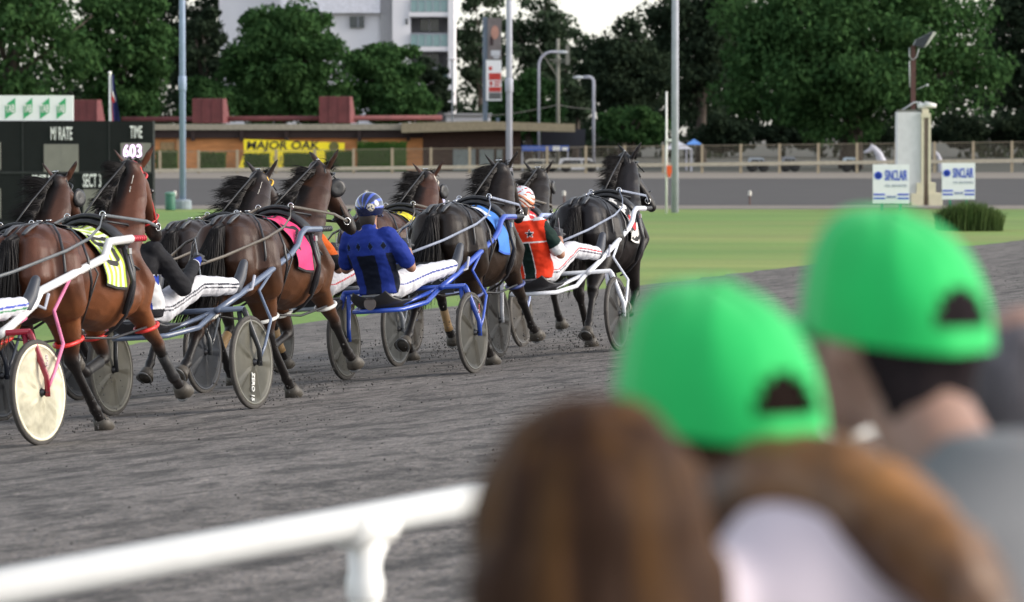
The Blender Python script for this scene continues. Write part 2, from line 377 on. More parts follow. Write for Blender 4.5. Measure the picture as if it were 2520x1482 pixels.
# small marker pegs on the far track
for i, (x, y) in enumerate(((430,482),(902,484),(1388,484),(1845,485))):
    lb = ("between the bin and the left floodlight pole", "above the blue helmet", "right of the blinkered black horse", "right of the slim white post")[i]
    p = W(x, y+18, 158); s = thing("marker_peg", "small white-topped peg on the far track " + lb, "peg", (p.x, 158, INZ), group="small pegs along the far track")
    b = MB(); b.tube([(0,0,0),(0,0,.36)], .035); b.build("stake", mat("stake_wood", (.12,.07,.06), .8), s)
    b = MB(); b.lathe([(.055,.34),(.065,.36),(.065,.5),(.04,.53)], 12); b.build("cap", mat("peg_white", (.6,.58,.52), .6), s)
# ---- far fence
Y = 245.0
s = thing("fence", "long cream post and wire fence beyond the far track", "fence", (0, Y, -.56))
cream = mat("cream_paint", (.34,.28,.19), .7, var=.12)
yt = lambda x: 373-24*(x-400)/2080
yb = lambda x: 428-12*(x-400)/2080
for k in range(-9, 18):
    x = 1823 + 95.3*(-k); p = W(x, 425, Y)
    b = MB(); zt = W(x, yt(x)-2, Y).z; b.box((p.x-.075,Y-.07,W(x,yb(x),Y).z-.2),(p.x+.075,Y+.07,zt)); b.build("post", cream, s, world=True)
def slat(y0, y1, d0, d1):
    b = MB(); P = [W(375, y0-yt(1300)+yt(375), Y), W(2700, y0-yt(1300)+yt(2700), Y), W(2700, y1-yt(1300)+yt(2700), Y), W(375, y1-yt(1300)+yt(375), Y)]
    b.add([(q.x,Y+d0,q.z) for q in P]+[(q.x,Y+d1,q.z) for q in P], [(3,2,1,0),(4,5,6,7),(0,1,5,4),(1,2,6,5),(2,3,7,6),(3,0,4,7)]); return b
slat(405, 414, -.14, -.09).build("bottom_board", mat("pale_board", (.40,.36,.28), .7), s, world=True)
slat(362.6, 364.4, -.03, .03).build("top_rail", mat("dull_cream", (.22,.19,.14), .7), s, world=True)
b = MB(); 
for k in range(8):
    q = slat(368+k*4.4, 368.7+k*4.4, -.01, .01); b.add(q.v, q.f)
tag(b.build("wire", mat("wire_tan", (.20,.17,.13), .6), s, world=True), kind='stuff')
# ---- low brick hut
Y = 262.0
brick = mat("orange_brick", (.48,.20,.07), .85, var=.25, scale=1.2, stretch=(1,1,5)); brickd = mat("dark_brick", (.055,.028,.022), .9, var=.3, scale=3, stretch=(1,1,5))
h = thing("brick_hut", "long low brick hut with wide flat eaves and red roof units beyond the fence", "building", (W(880,420,Y).x, Y, BZ))
b = MB(); px_box(b, 300, 330, 1040, 430, Y, 6); b.build("wall", brick, h, world=True)
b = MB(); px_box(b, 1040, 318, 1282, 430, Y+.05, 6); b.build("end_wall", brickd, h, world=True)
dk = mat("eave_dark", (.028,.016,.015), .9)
b = MB(); px_box(b, 300, 320, 1040, 340, Y-.25, .2); b.build("eave_shade_strip", dk, h, world=True)  # dark strip on the wall stands in for shade below the eaves
fas = mat("fascia", (.30,.27,.21), .7); 
b = MB(); a = W(300,322,Y-1.6); c = W(1010,306,Y-1.6)
b.box((a.x,Y-.45,W(0,320,Y).z),(c.x,Y+6,W(0,305.5,Y).z)); b.build("roof", fas, h, world=True)
b = MB()
a = [W(988,303,Y-2), W(1175,298,Y-2), W(1415,305,Y-2), W(1415,325,Y-2), W(1225,320,Y-2), W(988,327,Y-2)]
b.add([(p.x,Y-2.2,p.z) for p in a]+[(p.x,Y+5,p.z) for p in a], [(0,5,4,3,2,1),(6,7,8,9,10,11)]+[(i,(i+1)%6,(i+1)%6+6,i+6) for i in range(6)]); b.build("canopy_roof", mat("fascia_tan", (.24,.20,.13), .7), h, world=True)
redm = mat("faded_red_metal", (.15,.040,.042), .7, var=.2, scale=2)
b = MB()
p = W(300,294,Y+2); q = W(1088,290,Y+2); b.tube([(p.x,Y+2,p.z),(q.x,Y+2,q.z)], .17, 10); b.build("ridge_pipe", redm, h, True, world=True)
for x0, x1, y0 in ((178,238,246),(475,548,243),(787,860,238)):
    b = MB(); A = [W(x0,303,Y+.5),W(x1,303,Y+.5),W(x1,y0,Y+.5),W(x0,y0,Y+.5)]; w = (A[1].x-A[0].x)
    bk = [(A[1].x+.28), (A[1].x+.1)]
    zb, zt = A[0].z, A[2].z
    b.add([(A[0].x,Y+.5,zb),(A[1].x,Y+.5,zb),(A[1].x,Y+.5,zt),(A[0].x,Y+.5,zt),(A[0].x-.05,Y+2.4,zb),(A[1].x+.35,Y+2.4,zb),(A[1].x+.12,Y+2.2,zt+.02),(A[0].x,Y+2.2,zt+.02)],
          [(0,1,2,3),(7,6,5,4),(1,5,6,2),(4,0,3,7),(3,2,6,7),(4,5,1,0)])
    for k in range(4): 
        xx = A[0].x + w*k/3; b.box((xx-.03,Y+.44,zb),(xx+.03,Y+.5,zt))
    for k in range(9):
        zz = zb+(zt-zb)*(k+.5)/9; b.box((A[0].x,Y+.46,zz-.02),(A[1].x,Y+.498,zz+.02))
    b.build("roof_unit", redm, h, world=True)
for x0, x1, y0, y1 in ((435,443,330,420),(880,905,345,420),(700,712,335,420)):
    b = MB(); px_box(b, x0, y0, x1, y1, Y-.12, .1); b.build("pier", mat("pale_brick", (.40,.24,.13), .85), h, world=True)
for x0, x1, y0, y1, mm in ((395,430,350,372,'a'),(612,650,340,368,'a'),(1115,1170,368,430,'b'),(1180,1215,368,430,'b'),(1222,1236,368,430,'b')):
    b = MB(); px_box(b, x0, y0, x1, y1, Y-.05, .09); b.build("window", mat("tan_shutter", (.26,.17,.08), .7) if mm=='a' else mat("pale_glass", (.20,.24,.24), .25), h, world=True)
for x in (470, 590, 700, 880, 1000):
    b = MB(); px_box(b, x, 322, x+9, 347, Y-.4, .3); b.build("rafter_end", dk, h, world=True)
# banner on the hut
Y2 = Y-.75
s = thing("banner", "yellow banner reading MAJOR OAK on the brick hut wall", "banner", (W(720,380,Y2).x, Y2, W(720,415,Y2).z))
b = MB(); A = [(600,343),(848,352),(848,372),(800,378),(800,418),(585,418),(600,380)]
pts = [W(x,y,Y2) for x,y in A]; n = len(A)
b.add([(p.x,Y2,p.z) for p in pts]+[(p.x,Y2+.03,p.z) for p in pts], [tuple(range(n))[::-1], tuple(range(n,2*n))]+[(i,(i+1)%n,(i+1)%n+n,i+n) for i in range(n)]); b.build("banner_cloth", mat("banner_yellow", (1.0,.80,.02), .7, var=.08), s, world=True)
bl = mat("black_lettering", (.015,.015,.02), .6)
wtext("MAJOR OAK", 607, 347, 786, 374, Y2, bl, s, bold=.025, shear=.1); wtext("RE", 672, 384, 700, 397, Y2, mat("faded_lettering", (.42,.34,.05)), s, bold=.02); wtext("RTY", 664, 400, 704, 413, Y2, mat("faded_lettering", (.42,.34,.05)), s, bold=.02)
b = MB(); p = W(822,358,Y2); b.lathe([(.3,0),(.3,.02)], 20, axis='Y', center=(p.x,Y2-.03,p.z-.06)); b.build("emblem", mat("emblem_olive", (.13,.12,.03)), s, world=True)
# ---- foliage builder
def leaves(b, c, rad, n, size, rnd, flat=1.0, aspect=.55):
    for _ in range(n):
        d = Vector((rnd.gauss(0,1), rnd.gauss(0,1), rnd.gauss(0,1))).normalized()
        r = rnd.random()**.35
        p = Vector(c) + Vector((d.x*rad[0], d.y*rad[1], d.z*rad[2]))*r
        nrm = (d*.6 + Vector((rnd.uniform(-1,1), rnd.uniform(-1,1), rnd.uniform(-.2,1.2)))).normalized()
        a = nrm.cross(Vector((rnd.uniform(-1,1), rnd.uniform(-1,1), .2))).normalized(); q = nrm.cross(a)
        s_ = size*rnd.uniform(.55,1.3); a = a*s_; q = q*s_*aspect
        b.add([p-a*.5, p+q*.5-a*.05, p+a*.5, p-q*.5+a*.05], [(0,1,2,3)])
def tree(name, label, x0, x1, ytop, ybot, Y, nleaf, size, lm, seed, z0=BZ, sparse=0, blobs=46, lump=.21, group="trees beyond the far fence", trunk=True, depth=.8):
    rnd = random.Random(seed); a = W(x0, ybot, Y); c = W(x1, ytop, Y)
    cx, cz = (a.x+c.x)/2, (a.z+c.z)/2; rx, rz = (c.x-a.x)/2, (c.z-a.z)/2; ry = rx*depth
    s = thing(name, label, "tree", (cx, Y, z0), group=group)
    cs = []
    for i in range(blobs):
        th = rnd.uniform(0, 2*math.pi); u = rnd.uniform(-1, 1); k = rnd.uniform(.35, .86)
        q = math.sqrt(1-u*u)
        cs.append((Vector((cx+rx*k*q*math.cos(th), Y+ry*k*q*math.sin(th), cz+rz*k*u)), rnd.uniform(.75,1.25)*lump*min(rx,rz*1.3)))
    b = MB()
    for p, r in cs:
        if rnd.random() < sparse: continue
        leaves(b, p, (r*1.25, r*1.1, r*.8), int(nleaf/blobs), size, rnd)
    leaves(b, (cx,Y,cz), (rx*.8,ry*.8,rz*.8), int(nleaf*.12*(1-sparse)), size, rnd)
    b.build("crown", lm, s, world=True)
    if trunk:
        b = MB(); bark = mat("bark", (.07,.055,.045), .95, var=.3, scale=3, bump=.03)
        tz = cz - rz*.35; tr = .05*rx+.1
        b.tube([(cx,Y,z0-.1),(cx+rnd.uniform(-.2,.2),Y,(z0+tz)/2),(cx+rnd.uniform(-.4,.4),Y,tz)], [tr*1.3,tr,tr*.75], 9)
        for p, r in cs[:14]:
            st = Vector((cx, Y, z0+(tz-z0)*rnd.uniform(.55,1))); md = (st+p)/2 + Vector((rnd.uniform(-.4,.4),0,rnd.uniform(0,.5)))
            b.tube([st, md, p], [tr*.5, tr*.3, tr*.1], 6)
        b.build("trunk", bark, s, True, world=True)
    return s
lmA = leafmat("leaf_bright", (.019,.052,.020), (.074,.148,.050)); lmB = leafmat("leaf_mid", (.019,.052,.020), (.070,.140,.048)); lmC = leafmat("leaf_dark", (.016,.027,.018), (.038,.056,.032)); lmD = leafmat("leaf_euc", (.024,.044,.026), (.065,.092,.055))
tree("broadleaf_tree", "wide green tree at the far left above the sponsor board", -230, 270, -190, 300, 275, 15000, .42, lmA, 1, blobs=75, sparse=.22)
tree("broadleaf_tree", "round green tree behind the flag with a dark forked trunk", 140, 445, -110, 305, 282, 15000, .42, lmA, 2, blobs=75)
tree("broadleaf_tree", "slim dark green tree right of the left floodlight pole", 425, 590, -10, 320, 300, 7500, .4, lmC, 3, blobs=40)
tree("broadleaf_tree", "bright green bushy tree in front of the white apartment block", 530, 865, -30, 310, 285, 19000, .42, lmA, 4, blobs=85)
tree("broadleaf_tree", "lower green tree right of the bright bushy one, before the apartment tower", 815, 1055, 80, 315, 288, 11500, .4, lmA, 5, blobs=55)
tree("broadleaf_tree", "small dark tree beneath the apartment balconies", 1000, 1120, 120, 320, 292, 5200, .38, lmC, 6, blobs=30)
tree("eucalyptus_tree", "tall airy gum tree directly right of the apartment balconies", 1100, 1270, -80, 300, 345, 5200, .5, lmD, 7, sparse=.26, blobs=56, lump=.26)
tree("eucalyptus_tree", "tall airy gum tree behind the curved street lamp", 1225, 1430, -45, 290, 350, 6500, .5, lmD, 8, sparse=.2, blobs=66, lump=.24)
tree("eucalyptus_tree", "lower airy gum tree filling the gap left of the dark trees", 1340, 1490, 60, 335, 340, 5200, .45, lmD, 9, sparse=.15, blobs=46, lump=.24)
tree("broadleaf_tree", "low dense green tree behind the end of the brick hut", 1180, 1420, 170, 360, 318, 9500, .42, lmB, 10, blobs=50)
tree("pine_tree", "tall dark brownish tree left of the right floodlight pole", 1405, 1660, 15, 365, 300, 16000, .42, lmC, 11, blobs=85, depth=1)
tree("pine_tree", "very tall dark tree behind the right floodlight pole reaching out of frame", 1560, 1890, -170, 350, 315, 18000, .45, lmC, 12, blobs=95, sparse=.04)
tree("broadleaf_tree", "low green shrub-like tree under the dark tall tree", 1440, 1660, 245, 372, 285, 7000, .36, lmB, 13, blobs=40)
tree("broadleaf_tree", "huge spreading green tree behind the winning post", 1680, 2510, -130, 372, 272, 46000, .42, lmA, 14, blobs=170, lump=.17)
tree("broadleaf_tree", "dark green tree at the far right edge behind the huge spreading one", 2370, 2700, -180, 370, 300, 15000, .45, lmC, 15, blobs=80, sparse=.06)
tree("broadleaf_tree", "hazy dark tree behind the left trees under the bright sky gap", 330, 580, -150, 290, 345, 9000, .5, lmC, 16, blobs=60, sparse=.22)
for i, (x0,x1,y0,y1,lb) in enumerate(((-150,130,175,318,"low green bushy tree directly behind the sponsor board"),(215,430,190,318,"low green bushy tree under the round tree behind the flag"),(430,600,185,318,"low green bushy tree above the left red roof units"),(560,720,190,315,"low green bushy tree left of the middle red roof unit"),(690,900,200,315,"low green bushy tree right behind the middle red roof unit"),(880,1080,190,318,"low green bushy tree above the end of the red roof pipe"),(1690,1880,285,372,"low bushy tree under the left side of the huge spreading tree"),(1850,2060,290,372,"low bushy tree under the left middle of the huge spreading tree"),(2030,2230,285,372,"low bushy tree right under the middle of the huge spreading tree"),(2280,2450,285,370,"low bushy tree behind the fence right of the winning post"),(2420,2600,280,370,"low bushy tree behind the fence at the right edge"))):
    tree("bushy_tree", lb, x0, x1, y0, y1, (280+i*1.5 if i < 6 else 296+i), 8000, .38, (lmB, lmA, lmC)[i%2 if i < 6 else 2], 40+i, blobs=44, lump=.3, trunk=False, group="low bushy trees behind the fence and hut")
b = MB(); rnd = random.Random(99)
for i in range(110):
    x = -200 + i*27; p = W(x, 330, 375); leaves(b, (p.x, 375+rnd.uniform(-8,8), rnd.uniform(0,4.0 if 1100 < x < 1480 else 7)), (3.2,2.5,2.6), 260, .8, rnd)
tag(b.build("distant_wood", lmC), "dark belt of far woodland behind all the other trees", "woodland", kind='stuff')
# clipped hedges before the hut
hm = leafmat("hedge_leaf", (.025,.06,.015), (.06,.125,.03))
for i, (x0,x1,y0,lb) in enumerate(((383,438,373,"leftmost clipped hedge block next to the scoreboard"),(491,557,377,"clipped hedge block right of the left floodlight pole"),(600,665,380,"clipped hedge block in front of the left end of the yellow banner"),(697,773,378,"clipped hedge block in front of the middle of the yellow banner"),(800,870,374,"clipped hedge block at the right end of the yellow banner"),(878,1002,352,"long taller clipped hedge right of the yellow banner"))):
    Yh = 256; a = W(x0,420,Yh); c = W(x1,y0,Yh); s = thing("hedge", lb, "hedge", ((a.x+c.x)/2, Yh, BZ), group="clipped hedges in front of the brick hut")
    b = MB(); r_ = random.Random(i)
    b.box((a.x+.05,Yh-.4,BZ),(c.x-.05,Yh+.4,c.z-.05))
    for _ in range(int(420*(c.x-a.x))):
        f = r_.random(); pt = (r_.uniform(a.x,c.x), Yh-.42+r_.uniform(-.05,.05), r_.uniform(BZ,c.z)) if f < .6 else (r_.uniform(a.x,c.x), r_.uniform(Yh-.4,Yh+.4), c.z+r_.uniform(-.06,.06))
        leaves(b, pt, (.03,.03,.03), 1, .13, r_)
    b.build("foliage", hm, s, world=True)
# ---- apartment block
Y = 330.0
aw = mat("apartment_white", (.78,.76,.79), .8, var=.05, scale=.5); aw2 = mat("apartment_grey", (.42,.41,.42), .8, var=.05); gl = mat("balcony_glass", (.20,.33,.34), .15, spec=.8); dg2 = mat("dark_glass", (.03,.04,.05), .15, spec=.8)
s = thing("apartment_block", "white apartment block with glass balconies behind the trees", "building", (W(840,300,Y).x, Y, BZ))
b = MB(); px_box(b, 540, -120, 700, 345, Y+3, 12); px_box(b, 690, -120, 940, 345, Y+1.2, 14); b.build("wing_wall", aw, s, world=True)
b = MB(); px_box(b, 690, -120, 935, 32, Y+.4, 1.0); b.build("upper_wall", mat("apartment_blue_white", (.70,.70,.77), .8), s, world=True)
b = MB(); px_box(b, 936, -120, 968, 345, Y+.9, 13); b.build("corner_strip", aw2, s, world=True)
b = MB(); px_box(b, 966, -120, 1010, 345, Y, 14); b.build("tower_wall", aw, s, world=True)
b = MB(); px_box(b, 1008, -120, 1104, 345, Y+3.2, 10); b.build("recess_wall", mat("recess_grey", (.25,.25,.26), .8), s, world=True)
b = MB(); px_box(b, 1103, -120, 1117, 345, Y-.3, 13); b.build("end_pier", aw, s, world=True)
for y in (-55, 31, 116, 201):
    f = MB(); px_box(f, 1006, y-1, 1104, y+10, Y-.2, 3.4); fo = f.build("balcony_slab", aw, s, world=True)
    g = MB(); px_box(g, 1010, y-31, 1102, y-2, Y-.15, .06)
    g.build("balustrade_glass", gl, s, world=True)
    g = MB()
    for k in range(6): px_box(g, 1010+k*18.2, y-32, 1011.4+k*18.2, y-1, Y-.19, .03)
    px_box(g, 1009, y-34, 1103, y-31.5, Y-.2, .1); g.build("handrail", steel, s, world=True)
    g = MB(); px_box(g, 1034, y+15, 1080, y+46, Y+3.1, .08); px_box(g, 1056, y+15, 1058, y+46, Y+3.05, .05, 1); g.build("balcony_door", [dg2, aw], s, world=True)
for x0,y0,x1,y1 in ((861,40,896,68),(998,46,1004,60)):
    g = MB(); px_box(g, x0, y0, x1, y1, Y+(.9 if x0 < 900 else -.1), .3 if x0<900 else .1); px_box(g, x0+(x1-x0)*.55, y0, x0+(x1-x0)*.6, y1, Y+(.86 if x0 < 900 else -.13), .03, 1); g.build("window", [dg2, steel], s, world=True)
p = W(1112, 145, Y-1); 
# roof lamp mast in front
pole("service_mast", "slim dark mast with a flat cap beside the end of the apartment block", "mast", 1113, 300, 150, 4, 275, BZ, mat("mast_grey", (.16,.18,.2), .6))
p = W(1113, 146, 275); o = MB().lathe([(.05,-.08),(.33,.0),(.33,.06),(.05,.1)], 14, center=(0,0,p.z-BZ)).build("mast_cap", aw, bpy.data.objects["service_mast"])
# low white building seen over the hut roof
s = thing("white_shed", "low white flat roofed shed just showing above the hut roof near the billboard", "building", (W(1160,320,300).x, 300, BZ))
b = MB(); px_box(b, 1098, 283, 1206, 360, 300, 6); b.build("shed_wall", aw, s, world=True); b = MB(); px_box(b, 1094, 279, 1210, 284, 299.7, 6.6); b.build("shed_roof", aw2, s, world=True)
# ---- billboard pylon
Y = 276.0
s = thing("billboard", "tall pylon billboard with a portrait poster above a red and white poster", "sign", (W(1210,300,Y).x, Y, BZ))
b = MB(); px_box(b, 1188, 42, 1200, 350, Y+.1, .3); px_box(b, 1221, 290, 1229, 350, Y+.1, .2); b.build("support_post", mat("post_blue_grey", (.13,.17,.22), .5), s, world=True)
b = MB(); px_box(b, 1200, 44, 1234, 146, Y, .35); b.build("upper_panel", mat("poster_taupe", (.16,.14,.14), .6, var=.25, scale=1.5), s, world=True)
b = MB(); px_box(b, 1196, 148, 1234, 248, Y, .35); b.build("lower_panel", mat("sign_white"), s, world=True)
b = MB(); p = W(1218,80,Y)
b.lathe([(.02,0),(.30,.004),(.30,.02),(.02,.02)], 18, axis='Y', center=(0,0,0))
for i in range(len(b.v)): v = b.v[i]; b.v[i] = (p.x+v[0]*.85, Y-.03+v[1], p.z+v[2]*1.5)
b.build("portrait_face", mat("poster_skin", (.42,.22,.17)), s, world=True)
b = MB(); px_box(b, 1206, 90, 1214, 112, Y-.02, .018); b.build("portrait_hair", mat("poster_hair", (.03,.012,.015)), s, world=True)
b = MB(); px_box(b, 1208, 124, 1231, 138, Y-.02, .018); px_box(b, 1214, 139, 1228, 144, Y-.02, .018); b.build("poster_caption", mat("caption_pale", (.5,.52,.56)), s, world=True)
rp = mat("poster_red", (.50,.04,.03), .6)
b = MB(); px_box(b, 1203, 180, 1233, 197, Y-.02, .018); px_box(b, 1203, 214, 1233, 226, Y-.02, .018); px_box(b, 1203, 164, 1211, 173, Y-.02, .018); px_box(b, 1205, 200, 1212, 211, Y-.02, .018); px_box(b, 1216, 200, 1232, 204, Y-.02, .018); px_box(b, 1216, 207, 1230, 211, Y-.02, .018); b.build("red_bands", rp, s, world=True)
b = MB(); px_box(b, 1203, 228, 1233, 244, Y-.02, .018); b.build("grey_band", mat("band_grey", (.12,.12,.12)), s, world=True)
# ---- street lights
def lamp(label, x, ytop, wpx, Y, reach, drop):
    p = W(x, 330, Y); zt = W(x, ytop, Y).z; r = wpx/2*Y/F
    s = thing("street_lamp", label, "street lamp", (p.x, Y, BZ), group="street lamps behind the fence")
    b = MB(); path = [(p.x,Y,BZ),(p.x,Y,zt-drop)]
    for k in range(1, 9):
        q = math.pi/2*k/8; path.append((p.x+reach*(1-math.cos(q)), Y, zt-drop+drop*math.sin(q)))
    path.append((p.x+reach+.35*(1 if reach > 0 else -1), Y, zt))
    b.tube(path, r, 10); b.build("pole", steel, s, True, world=True)
    e = path[-1]; b = MB(); b.sph((e[0]+(.3 if reach>0 else -.3), Y, e[2]-.02), .2, 12, sc=(1.9,.8,.55)); b.build("lamp_head", mat("lamp_pale", (.5,.53,.56), .4), s, True, world=True)
lamp("curved arm street lamp bending right, left of the wooden power pole", 1326, 128, 6.5, 272, .85, .9)
lamp("street lamp with a white head bending left before the dark trees", 1461, 190, 8, 268, -.3, .35)
s = pole("power_pole", "weathered wooden power pole with a crossarm right of the curved street lamp", "pole", 1373, 420, 95, 9, 290, BZ, mat("weathered_wood", (.20,.20,.17), .9))
b = MB(); px_box(b, 1352, 146, 1405, 149, 289.7, .1); px_box(b, 1360, 152, 1398, 154.5, 289.7, .1); px_box(b, 1392, 110, 1402, 160, 289.6, .1); b.build("crossarm", mat("weathered_wood"), s, world=True)
b = MB(); a = W(1373,178,290); c = W(1205,340,280); 
for (x0,y0,x1,y1,sg) in ((1210,285,1373,258,6),(1373,258,1461,268,5),(1320,110,1373,190,0)):
    A = W(x0,y0,288); C = W(x1,y1,288); b.tube([A+(C-A)*k/8+Vector((0,0,-.05*sg*math.sin(math.pi*k/8)*.3)) for k in range(9)], .022, 5)
b.build("cable", mat("cable_pale", (.25,.24,.22)), s, world=True)
# dark screen, blue banner, vehicles, tents
s = thing("equipment_screen", "large flat black screen board behind the canopy end of the hut", "screen", (W(1385,360,262).x, 262, BZ))
b = MB(); px_box(b, 1332, 318, 1440, 366, 268, .5); px_box(b, 1340, 366, 1348, 420, 268.1, .3); px_box(b, 1424, 366, 1432, 420, 268.1, .3); b.build("screen_panel", mat("navy_black", (.008,.010,.02), .6), s, world=True)
s = thing("blue_banner", "blue banner with white patches hung under the black screen board", "banner", (W(1342,372,260).x, 260, BZ))
b = MB(); px_box(b, 1284, 359, 1400, 371, 260, .05); b.build("banner_cloth", mat("banner_blue", (.03,.10,.42), .6), s, world=True)
b = MB(); px_box(b, 1360, 360, 1378, 370, 259.95, .04); px_box(b, 1383, 362, 1397, 370, 259.95, .04); b.build("white_patch", white, s, world=True)
b = MB(); px_box(b, 1284, 371, 1287, 425, 260.05, .05); b.build("stake", steel, s, world=True); b = MB(); px_box(b, 1396, 371, 1399, 425, 260.05, .05); b.build("stake", steel, s, world=True)
def vehicle(label, x0, x1, y0, Y, m, group="parked vehicles behind the fence"):
    a = W(x0, 420, Y); c = W(x1, y0, Y); L = c.x-a.x; H = c.z-BZ; s = thing("parked_van", label, "van", ((a.x+c.x)/2, Y, BZ), group=group)
    b = MB(); prof = [(-.5,.22),(-.5,.55),(-.47,.93),(-.35,1),(.22,1),(.34,.93),(.44,.58),(.5,.5),(.5,.22)]
    rings = [[Vector((L*u, yy, H*v)) for u, v in prof] for yy in (-.8,.8)]
    b.ring_loft(rings); bo = b.build("body", m, s)
    g = MB(); g.box((L*.1,-.82,H*.62),(L*.3,-.8,H*.88)); g.box((-L*.38,-.82,H*.62),(L*.06,-.8,H*.88)); g.build("side_window", dg2, s)
    for u in (-.32,.32):
        w_ = MB(); w_.lathe([(.05,-.02),(.3,-.02),(.33,.0),(.33,.16),(.3,.18)], 18, axis='Y', center=(L*u,-.86,.33)); w_.build("wheel", mat("tyre_black", (.02,.02,.02), .8), s, True)
vehicle("low white utility vehicle parked behind the fence at the right of the blinkered horse", 1375, 1472, 390, 251, mat("vehicle_white", (.6,.6,.63), .4))
vehicle("pale vehicle behind the fence just left of the blinkered black horse's ears", 1292, 1370, 392, 252, mat("vehicle_cream", (.5,.47,.4), .5))
vehicle("small silver car behind the fence right of the slim white post", 1842, 1885, 388, 252, mat("vehicle_silver", (.35,.4,.46), .4))
vehicle("small white car behind the fence left of the pale horse statue", 2075, 2112, 388, 252, mat("vehicle_ice", (.45,.55,.62), .4))
vehicle("grey car behind the fence in the middle of the shaded park", 1925, 1960, 386, 254, mat("vehicle_grey", (.2,.22,.26), .4))
def tent(label, x, w, y0, y1, Y, m):
    a = W(x-w/2, y1, Y); c = W(x+w/2, y0, Y); s = thing("tent", label, "tent", ((a.x+c.x)/2, Y, BZ), group="shade tents behind the fence")
    cx = (a.x+c.x)/2; hw = (c.x-a.x)/2; b = MB(); b.add([(cx-hw,Y-hw,a.z),(cx+hw,Y-hw,a.z),(cx+hw,Y+hw,a.z),(cx-hw,Y+hw,a.z),(cx,Y,c.z)], [(0,1,4),(1,2,4),(2,3,4),(3,0,4),(3,2,1,0)]); b.build("canopy", m, s, world=True)
    for i in (-1,1):
        for j in (-1,1): b = MB(); b.tube([(cx+i*hw*.95,Y+j*hw*.95,BZ),(cx+i*hw*.95,Y+j*hw*.95,a.z)], .03, 6); b.build("leg", steel, s, world=True)
tent("white shade tent behind the right floodlight pole", 1668, 70, 346, 367, 255, mat("tent_white", (.5,.5,.56), .8)); tent("small blue tent right of the right floodlight pole", 1708, 40, 342, 356, 262, mat("tent_blue", (.10,.25,.62), .8))
# pale horse head statue behind fence
def statue(label, x, w, ytop, Y, flip):
    a = W(x, 420, Y); zt = W(x, ytop, Y).z; k = w*Y/F; s = thing("horse_statue", label, "statue", (a.x, Y, BZ), group="pale horse head statues behind the fence")
    H = zt-BZ; b = MB(); f = -1 if flip else 1
    b.rtube([(f*.40*k,0,.05),(f*.36*k,0,H*.35),(f*.2*k,0,H*.62),(0,0,H*.8),(-f*.12*k,0,H*.86)], [(.25*k,.3*k),(.22*k,.27*k),(.18*k,.2*k),(.14*k,.15*k),(.11*k,.12*k)], ref=(0,1,0))
    b.rtube([(-f*.08*k,0,H*.84),(-f*.30*k,0,H*.72),(-f*.46*k,0,H*.68)], [.13*k,.1*k,.07*k], ref=(0,1,0))
    for q in (-1,1): b.rtube([(-f*.1*k,q*.06*k,H*.88),(-f*.16*k,q*.08*k,H*1.0)], [.05*k,.02*k])
    me = remesh(b, .05, 3); link("statue_body", me, mat("statue_white", (.55,.55,.62), .7, var=.08), s)
statue("pale horse head statue rearing behind the fence left of the winning post", 2152, 52, 352, 251, False)
statue("pale horse head statue behind the fence right of the winning post", 2306, 26, 366, 251, False)
# ---- winning post
Y = 151.0
p = W(2245, 500, Y); s = thing("winning_post", "thick white and cream masonry pillar with stepped base at the infield edge", "pillar", (p.x, Y, INZ))
wpm = mat("pillar_white", (.66,.65,.67), .9, var=.08, scale=4, bump=.004); wpc = mat("pillar_cream", (.66,.60,.45), .85, var=.06)
b = MB(); px_box(b, 2208, 276, 2267, 500, Y, .9); b.build("shaft", wpm, s, world=True)
b = MB(); px_box(b, 2270, 268, 2286, 280, Y-.06, .9); px_box(b, 2267, 280, 2274, 505, Y-.1, .98); px_box(b, 2284, 280, 2291, 505, Y-.1, .98); px_box(b, 2267, 279, 2291, 290, Y-.13, 1.0); b.build("cream_fin", wpc, s, world=True)
b = MB(); px_box(b, 2274, 290, 2284, 505, Y-.06, .1); b.build("brown_inset", mat("inset_brown", (.20,.15,.12), .9), s, world=True)
b = MB(); px_box(b, 2256, 450, 2273.5, 506, Y-.14, 1.1); px_box(b, 2284.5, 450, 2303, 506, Y-.14, 1.1); px_box(b, 2243, 476, 2272, 506, Y-.2, 1.2); px_box(b, 2286, 476, 2320, 506, Y-.2, 1.2); b.build("stepped_base", wpc, s, world=True)
b = MB(); px_box(b, 2211, 270, 2268, 277, Y+.1, .7); b.build("capping", mat("lichen_cap", (.16,.16,.14), .95), s, world=True)
s = thing("mast_light", "rusty brown steel mast with a tilted black floodlight on top of the winning post pillar", "floodlight", (W(2248,270,Y+.7).x, Y+.7, W(2248,270,Y+.7).z))
b = MB(); px_box(b, 2242, 112, 2254, 272, Y+.7, .12); b.build("mast", mat("rust_brown", (.10,.045,.04), .8), s, world=True)
b = MB(); A = [(2248,112),(2254,98),(2296,77),(2303,80),(2272,118)]; pts = [W(x,y,Y+.7) for x,y in A]; n = 5
b.add([(q.x,Y+.5,q.z) for q in pts]+[(q.x,Y+1.0,q.z) for q in pts], [tuple(range(n)), tuple(range(n,2*n))[::-1]]+[(i,i+n,(i+1)%n+n,(i+1)%n) for i in range(n)]); b.build("lamp_housing", mat("housing_black", (.02,.025,.035), .5), s, world=True)
b = MB(); A = [(2295,78),(2303,80),(2283,108),(2272,118)]; pts = [W(x,y,Y+.7) for x,y in A]; n = 4
b.add([(q.x+.01,Y+.49,q.z-.01) for q in pts]+[(q.x+.01,Y+.495,q.z-.01) for q in pts], [tuple(range(n)), tuple(range(n,2*n))[::-1]]+[(i,i+n,(i+1)%n+n,(i+1)%n) for i in range(n)]); b.build("lamp_lens", mat("lens_pale", (.6,.58,.52), .4), s, world=True)
